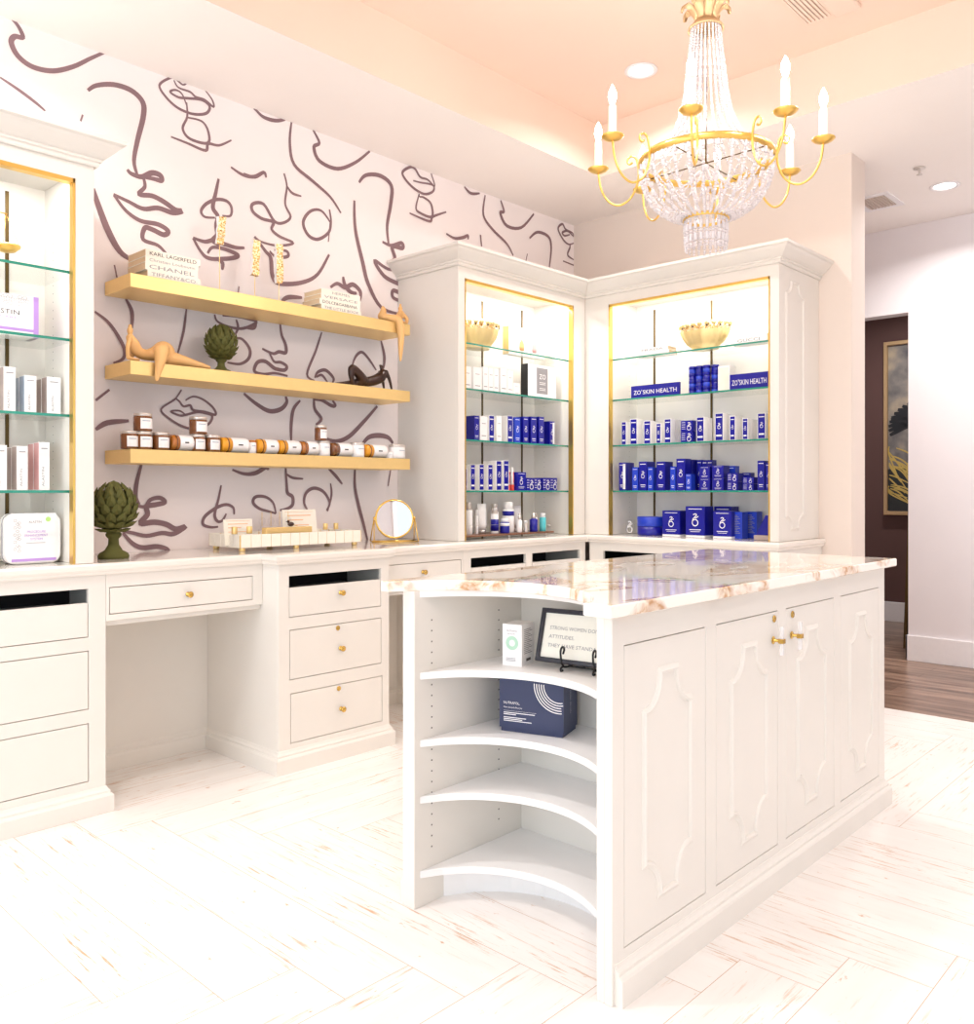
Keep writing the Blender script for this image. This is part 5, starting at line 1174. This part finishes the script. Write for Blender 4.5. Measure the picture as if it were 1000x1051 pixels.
# ---- left showcase goods
t=thing('balance_scale','gold balance scale with hanging pan on the top shelf of the left showcase','scale',(.98,3.45,2.0134))
MB().lathe([(.06,0),(.06,.006),(.02,.014),(.006,.02),(.006,.205),(.010,.212),(.0001,.222)],20).build('stand',t,'goldframe')
MB().tube([(-.125,0,.200),(0,0,.208),(.125,0,.200)],.003,8).build('beam',t,'goldframe')
for sx in (-1,1):
    p=MB().lathe([(.0001,.060),(.030,.064),(.046,.078),(.048,.086),(.044,.080),(.0001,.066)],24,T=TX(sx*.122)).build('pan',t,'goldframe',fix=False)
    mb=MB()
    for a in (0,2.1,4.2): mb.tube([(sx*.122,0,.200),(sx*.122+.046*math.cos(a),.046*math.sin(a),.086)],.0009,5)
    mb.build('pan_chain',p,'goldframe',fix=False)
def pcarton(x0,w,h,d,z,side,lb,txt='ALASTIN',name='product_carton',grp=None,y=3.40):
    t=thing(name,lb,'box',(x0+w/2,y,z),0,grp)
    mb=MB().box(-w/2,w/2,0,d,0,h,0).box(-w/2-.0006,-w/2,.004,d-.002,.002,h-.002,1)
    mb.text(txt,-.001,.014,.0075,mi=2,vert=True,w=h*.40,y=-.0008).box(-w*.3,w*.3,-.0008,-.0001,h*.86,h*.88,2)
    mb.build('carton',t,['white',side,'grey'],fix=False)
g='patterned side cartons in the left showcase'
for (x0,w,h,z,sd,lb,lb2) in ((1.078,.039,.166,1.4834,'taupebox','white carton, leftmost in view on the third shelf of the left showcase','carton directly behind the leftmost one in view, third shelf, left showcase'),(1.148,.040,.141,1.4834,'bluegrey','white carton with blue grey side on the third left showcase shelf','carton directly behind the blue grey sided one, third shelf, left showcase'),(1.226,.048,.143,1.4834,'taupebox','white carton with speckled side nearest the gold edge, third left showcase shelf','carton directly behind the speckled one by the gold edge, third shelf, left showcase'),
    (1.046,.042,.162,1.2034,'bluegrey','white carton, leftmost in view on the lowest shelf of the left showcase','carton directly behind the leftmost one in view, lowest shelf, left showcase'),(1.122,.036,.161,1.2034,'taupebox','white carton with brown patterned side on the lowest left showcase shelf','carton directly behind the brown patterned one, lowest shelf, left showcase'),(1.198,.036,.178,1.2034,'pinkbox','tallest white carton with rose patterned side on the lowest left showcase shelf','carton directly behind the tallest rose patterned one, lowest shelf, left showcase')):
    pcarton(x0,w,h,.055,z,sd,lb,grp=g)
    pcarton(x0+.001,w-.002,h*.985,.055,z,sd,lb2,grp=g,y=3.46)
t=thing('product_box','wide white box with lilac edge on the second shelf of the left showcase','box',(1.020,3.40,1.7634))
mb=MB().box(-.175,.175,0,.09,0,.151,0).box(.158,.1755,-.0009,.0905,0,.1512,1).box(-.175,.158,-.0009,-.0001,.020,.030,1)
for i in range(10):
    for j in range(3):
        if random.random()<.75: mb.disc(-.02+i*.0165+(j%2)*.008,.143-j*.013,.0075,mi=2,n=6,r0=.0062)
mb.text('ALASTIN',-.012,.078,.016,mi=3,w=.122).text('SKINCARE',-.006,.063,.007,mi=1,w=.108)
mb.build('box_body',t,['white','lilac','grey','ink'],fix=False)
def kit(x,y,lb):
    t=thing('zip_case',lb,'case',(x,y,.9325),0,'white zipped cases')
    def rr(w,h,r,n=5):
        out=[]
        for cx_,cz_,a0 in ((w/2-r,h-r,0),(-w/2+r,h-r,90),(-w/2+r,r,180),(w/2-r,r,270)):
            for k in range(n+1): a=R(a0+90*k/n); out.append((cx_+r*math.cos(a),cz_+r*math.sin(a)))
        return out
    T=Matrix(((1,0,0,0),(0,0,-1,0),(0,1,0,0),(0,0,0,1)))
    MB().loft(rr(.19,.185,.035),[(-.006,-.085),(0,-.078),(0,-.008),(-.006,0)],T=T).build('case_shell',t,'white',bevel=.001)
    MB().loft(rr(.19,.185,.035),[(.002,-.048),(.002,-.043)],T=T).build('zip',t,'grey')
    mb=MB().box(-.080,.074,-.0035,-.001,.010,.186,0).box(-.080,.074,-.0044,-.0035,.010,.020,1)
    mb.text('ALASTIN',0,.150,.008,mi=2,w=.044,center=True,y=-.0042)
    for i,(s_,w_) in enumerate((('PROCEDURE',.064),('ENHANCEMENT',.080),('SYSTEM',.042))): mb.text(s_,.005,.114-i*.0135,.0085,mi=1,w=w_,center=True,y=-.0042)
    mb.box(-.03,.036,-.0044,-.0036,.076,.0775,2); mb.disc(.046,.163,.009,mi=3,y=-.0042)
    for k in range(9):
        mb.disc(-.068+(k%2)*.008,.160-k*.013,.0058,mi=2,n=6,r0=.0046,y=-.0042); 
        if k%3: mb.disc(-.054,.165-k*.0145,.0058,mi=2,n=6,r0=.0046,y=-.0042)
    mb.build('front_card',t,['white','lilac','grey','lime'],fix=False)
kit(1.182,3.40,'white zipped kit case with lilac base at the foot of the left showcase')
kit(.965,3.44,'white zipped kit case cut off by the left edge of the picture')

# ---- beyond the doorway
t=thing('framed_painting','framed painting of a dark winged bird over golden reeds on the brown wall','painting',(8.35,2.37,1.0))
TP=Matrix(((0,1,0,8.345),(-1,0,0,0),(0,0,1,0),(0,0,0,1)))
MB().wall(-2.80,-1.70,.98,2.57,[(-2.765,-1.735,1.015,2.535)],-.035,.005,T=TP).build('frame',t,'antique',bevel=.004,world=True)
mb=MB().box(-2.765,-1.735,-.012,0,1.015,2.535,0,T=TP)
mb.add([(-2.765,-.0125,1.015),(-1.735,-.0125,1.015),(-1.735,-.0125,1.42),(-2.3,-.0125,1.46),(-2.765,-.0125,1.40)],[(0,1,2,3,4)],3,TP)
rnd=random.Random(3)
for k in range(26):
    x=-2.56+rnd.uniform(-.12,.20); z=1.08+rnd.uniform(0,.25); a=rnd.uniform(1.9,2.9); l=rnd.uniform(.25,.5)
    mb.ribbon([(max(q,-2.755),w_) for q,w_ in ((x,z),(x+math.cos(a)*l*.45,z+math.sin(a)*l*.6),(x+math.cos(a)*l*.8,z+math.sin(a)*l*.8))],.006,y=-.0135,mi=1,T=TP,taper=True)
for k in range(12):
    a=R(195-k*9); mb.ribbon([(-2.40,1.80),(-2.40+math.cos(a)*.18,1.83+math.sin(a)*.12),(-2.40+math.cos(a)*.36,1.78+math.sin(a)*.26)],.020,y=-.014,mi=2,T=TP,taper=True)
for k in range(7):
    mb.ribbon([(-2.74+.02*k,1.86-.004*k),(-2.5,1.88-.02*k),(-2.3,1.80-.02*k)],.014,y=-.0145,mi=2,T=TP,taper=True)
mb.ribbon([(-2.45,1.80),(-2.44,2.0),(-2.52,2.1),(-2.40,2.18)],.03,y=-.0142,mi=2,T=TP,taper=True)
mb.build('canvas',t,['art','grass_gold','feather','pond'],world=True,fix=False)
t=thing('leaning_panel','dark framed panel leaning just inside the doorway of the white wall','panel',(6.95,1.88,0))
T=RX(R(-2.0)); 
mb=MB().box(-.02,.02,-.28,.305,.0,1.70,0,T=RX(R(1.9))); mb.build('board',t,'black'); MB().box(-.024,.024,.286,.310,0,1.70,T=RX(R(1.9))).build('edge',t,'strip')

# ================================================================== light
w=bpy.data.worlds.new('World'); bpy.context.scene.world=w; w.use_nodes=True
bg=w.node_tree.nodes['Background']; bg.inputs[0].default_value=(.82,.90,1,1); bg.inputs[1].default_value=WSTR
def area(name,loc,rot,sx,sy,e,col):
    l=bpy.data.lights.new(name,'AREA'); l.shape='RECTANGLE'; l.size=sx; l.size_y=sy; l.energy=e; l.color=col
    o=bpy.data.objects.new(name,l); C.objects.link(o); o.location=loc; o.rotation_euler=rot; return o
# daylight at the shop windows behind the viewer
for (a,b,c,d) in WIN: area('window_daylight',(-3.12,(a+b)/2,(c+d)/2),(0,R(-90),0),d-c-.1,b-a-.1,E_REAR,(.78,.91,1))
for (a,b,c,d) in WIN2: area('window_daylight',((a+b)/2,-2.92,(c+d)/2),(R(90),0,0),b-a-.1,d-c-.1,E_RIGHT,(.86,.94,1))
# unseen downlights of the tray, the hall and the far room
for (x,y,z,e) in ((.6,2.2,TZ,32),(.85,3.2,CZ,15),(-.6,2.8,CZ,15),(.6,.2,TZ,16),(3.76,.2,TZ,16),(2.2,-.8,TZ,16),(7.4,2.4,CZ,34),(5.7,-.6,CZ,34)):  # two soffit lamps beside the left wall are added to brighten it
    t=thing('recessed_light','unseen round recessed ceiling light outside the picture','ceiling light',(x,y,z),0,'recessed lights outside the view')
    MB().lathe([(.062,-.001),(.085,-.001),(.085,-.006),(.075,-.008),(.062,-.004),(.062,-.001)],24).build('trim_ring',t,'trim'); MB().cyl(.062,-.0035,-.001,24).build('lens',t,'lamp')
    l=bpy.data.lights.new('downlight','AREA'); l.shape='DISK'; l.size=.12; l.energy=e; l.color=(1,.99,.97); l.spread=R(150)
    o=bpy.data.objects.new('downlight',l); C.objects.link(o); o.location=(x,y,z-.012)

# ================================================================== camera
cam=bpy.data.cameras.new('Camera'); co=bpy.data.objects.new('Camera',cam); C.objects.link(co)
cam.sensor_fit='HORIZONTAL'; cam.sensor_width=36; cam.lens=888.3*36/1000
cam.shift_y=-(504-525.5)/1000*-1
A_c=R(43.2285)
co.location=(0,0,1.2); co.rotation_euler=(R(90),0,-(R(90)-0)+ (R(90)-A_c)*0 + 0)
fwd=Vector((math.cos(A_c),math.sin(A_c),0)); co.rotation_euler=fwd.to_track_quat('-Z','Y').to_euler()
cam.clip_start=.02; cam.clip_end=60
sc=bpy.context.scene; sc.camera=co
sc.view_settings.view_transform='Standard'; sc.view_settings.look='None'; sc.view_settings.gamma=1; sc.view_settings.exposure=EXPO
sc.cycles.max_bounces=10; sc.cycles.transparent_max_bounces=24; sc.cycles.diffuse_bounces=8; sc.cycles.glossy_bounces=4
sc.cycles.caustics_reflective=False; sc.cycles.caustics_refractive=False; sc.cycles.sample_clamp_indirect=6
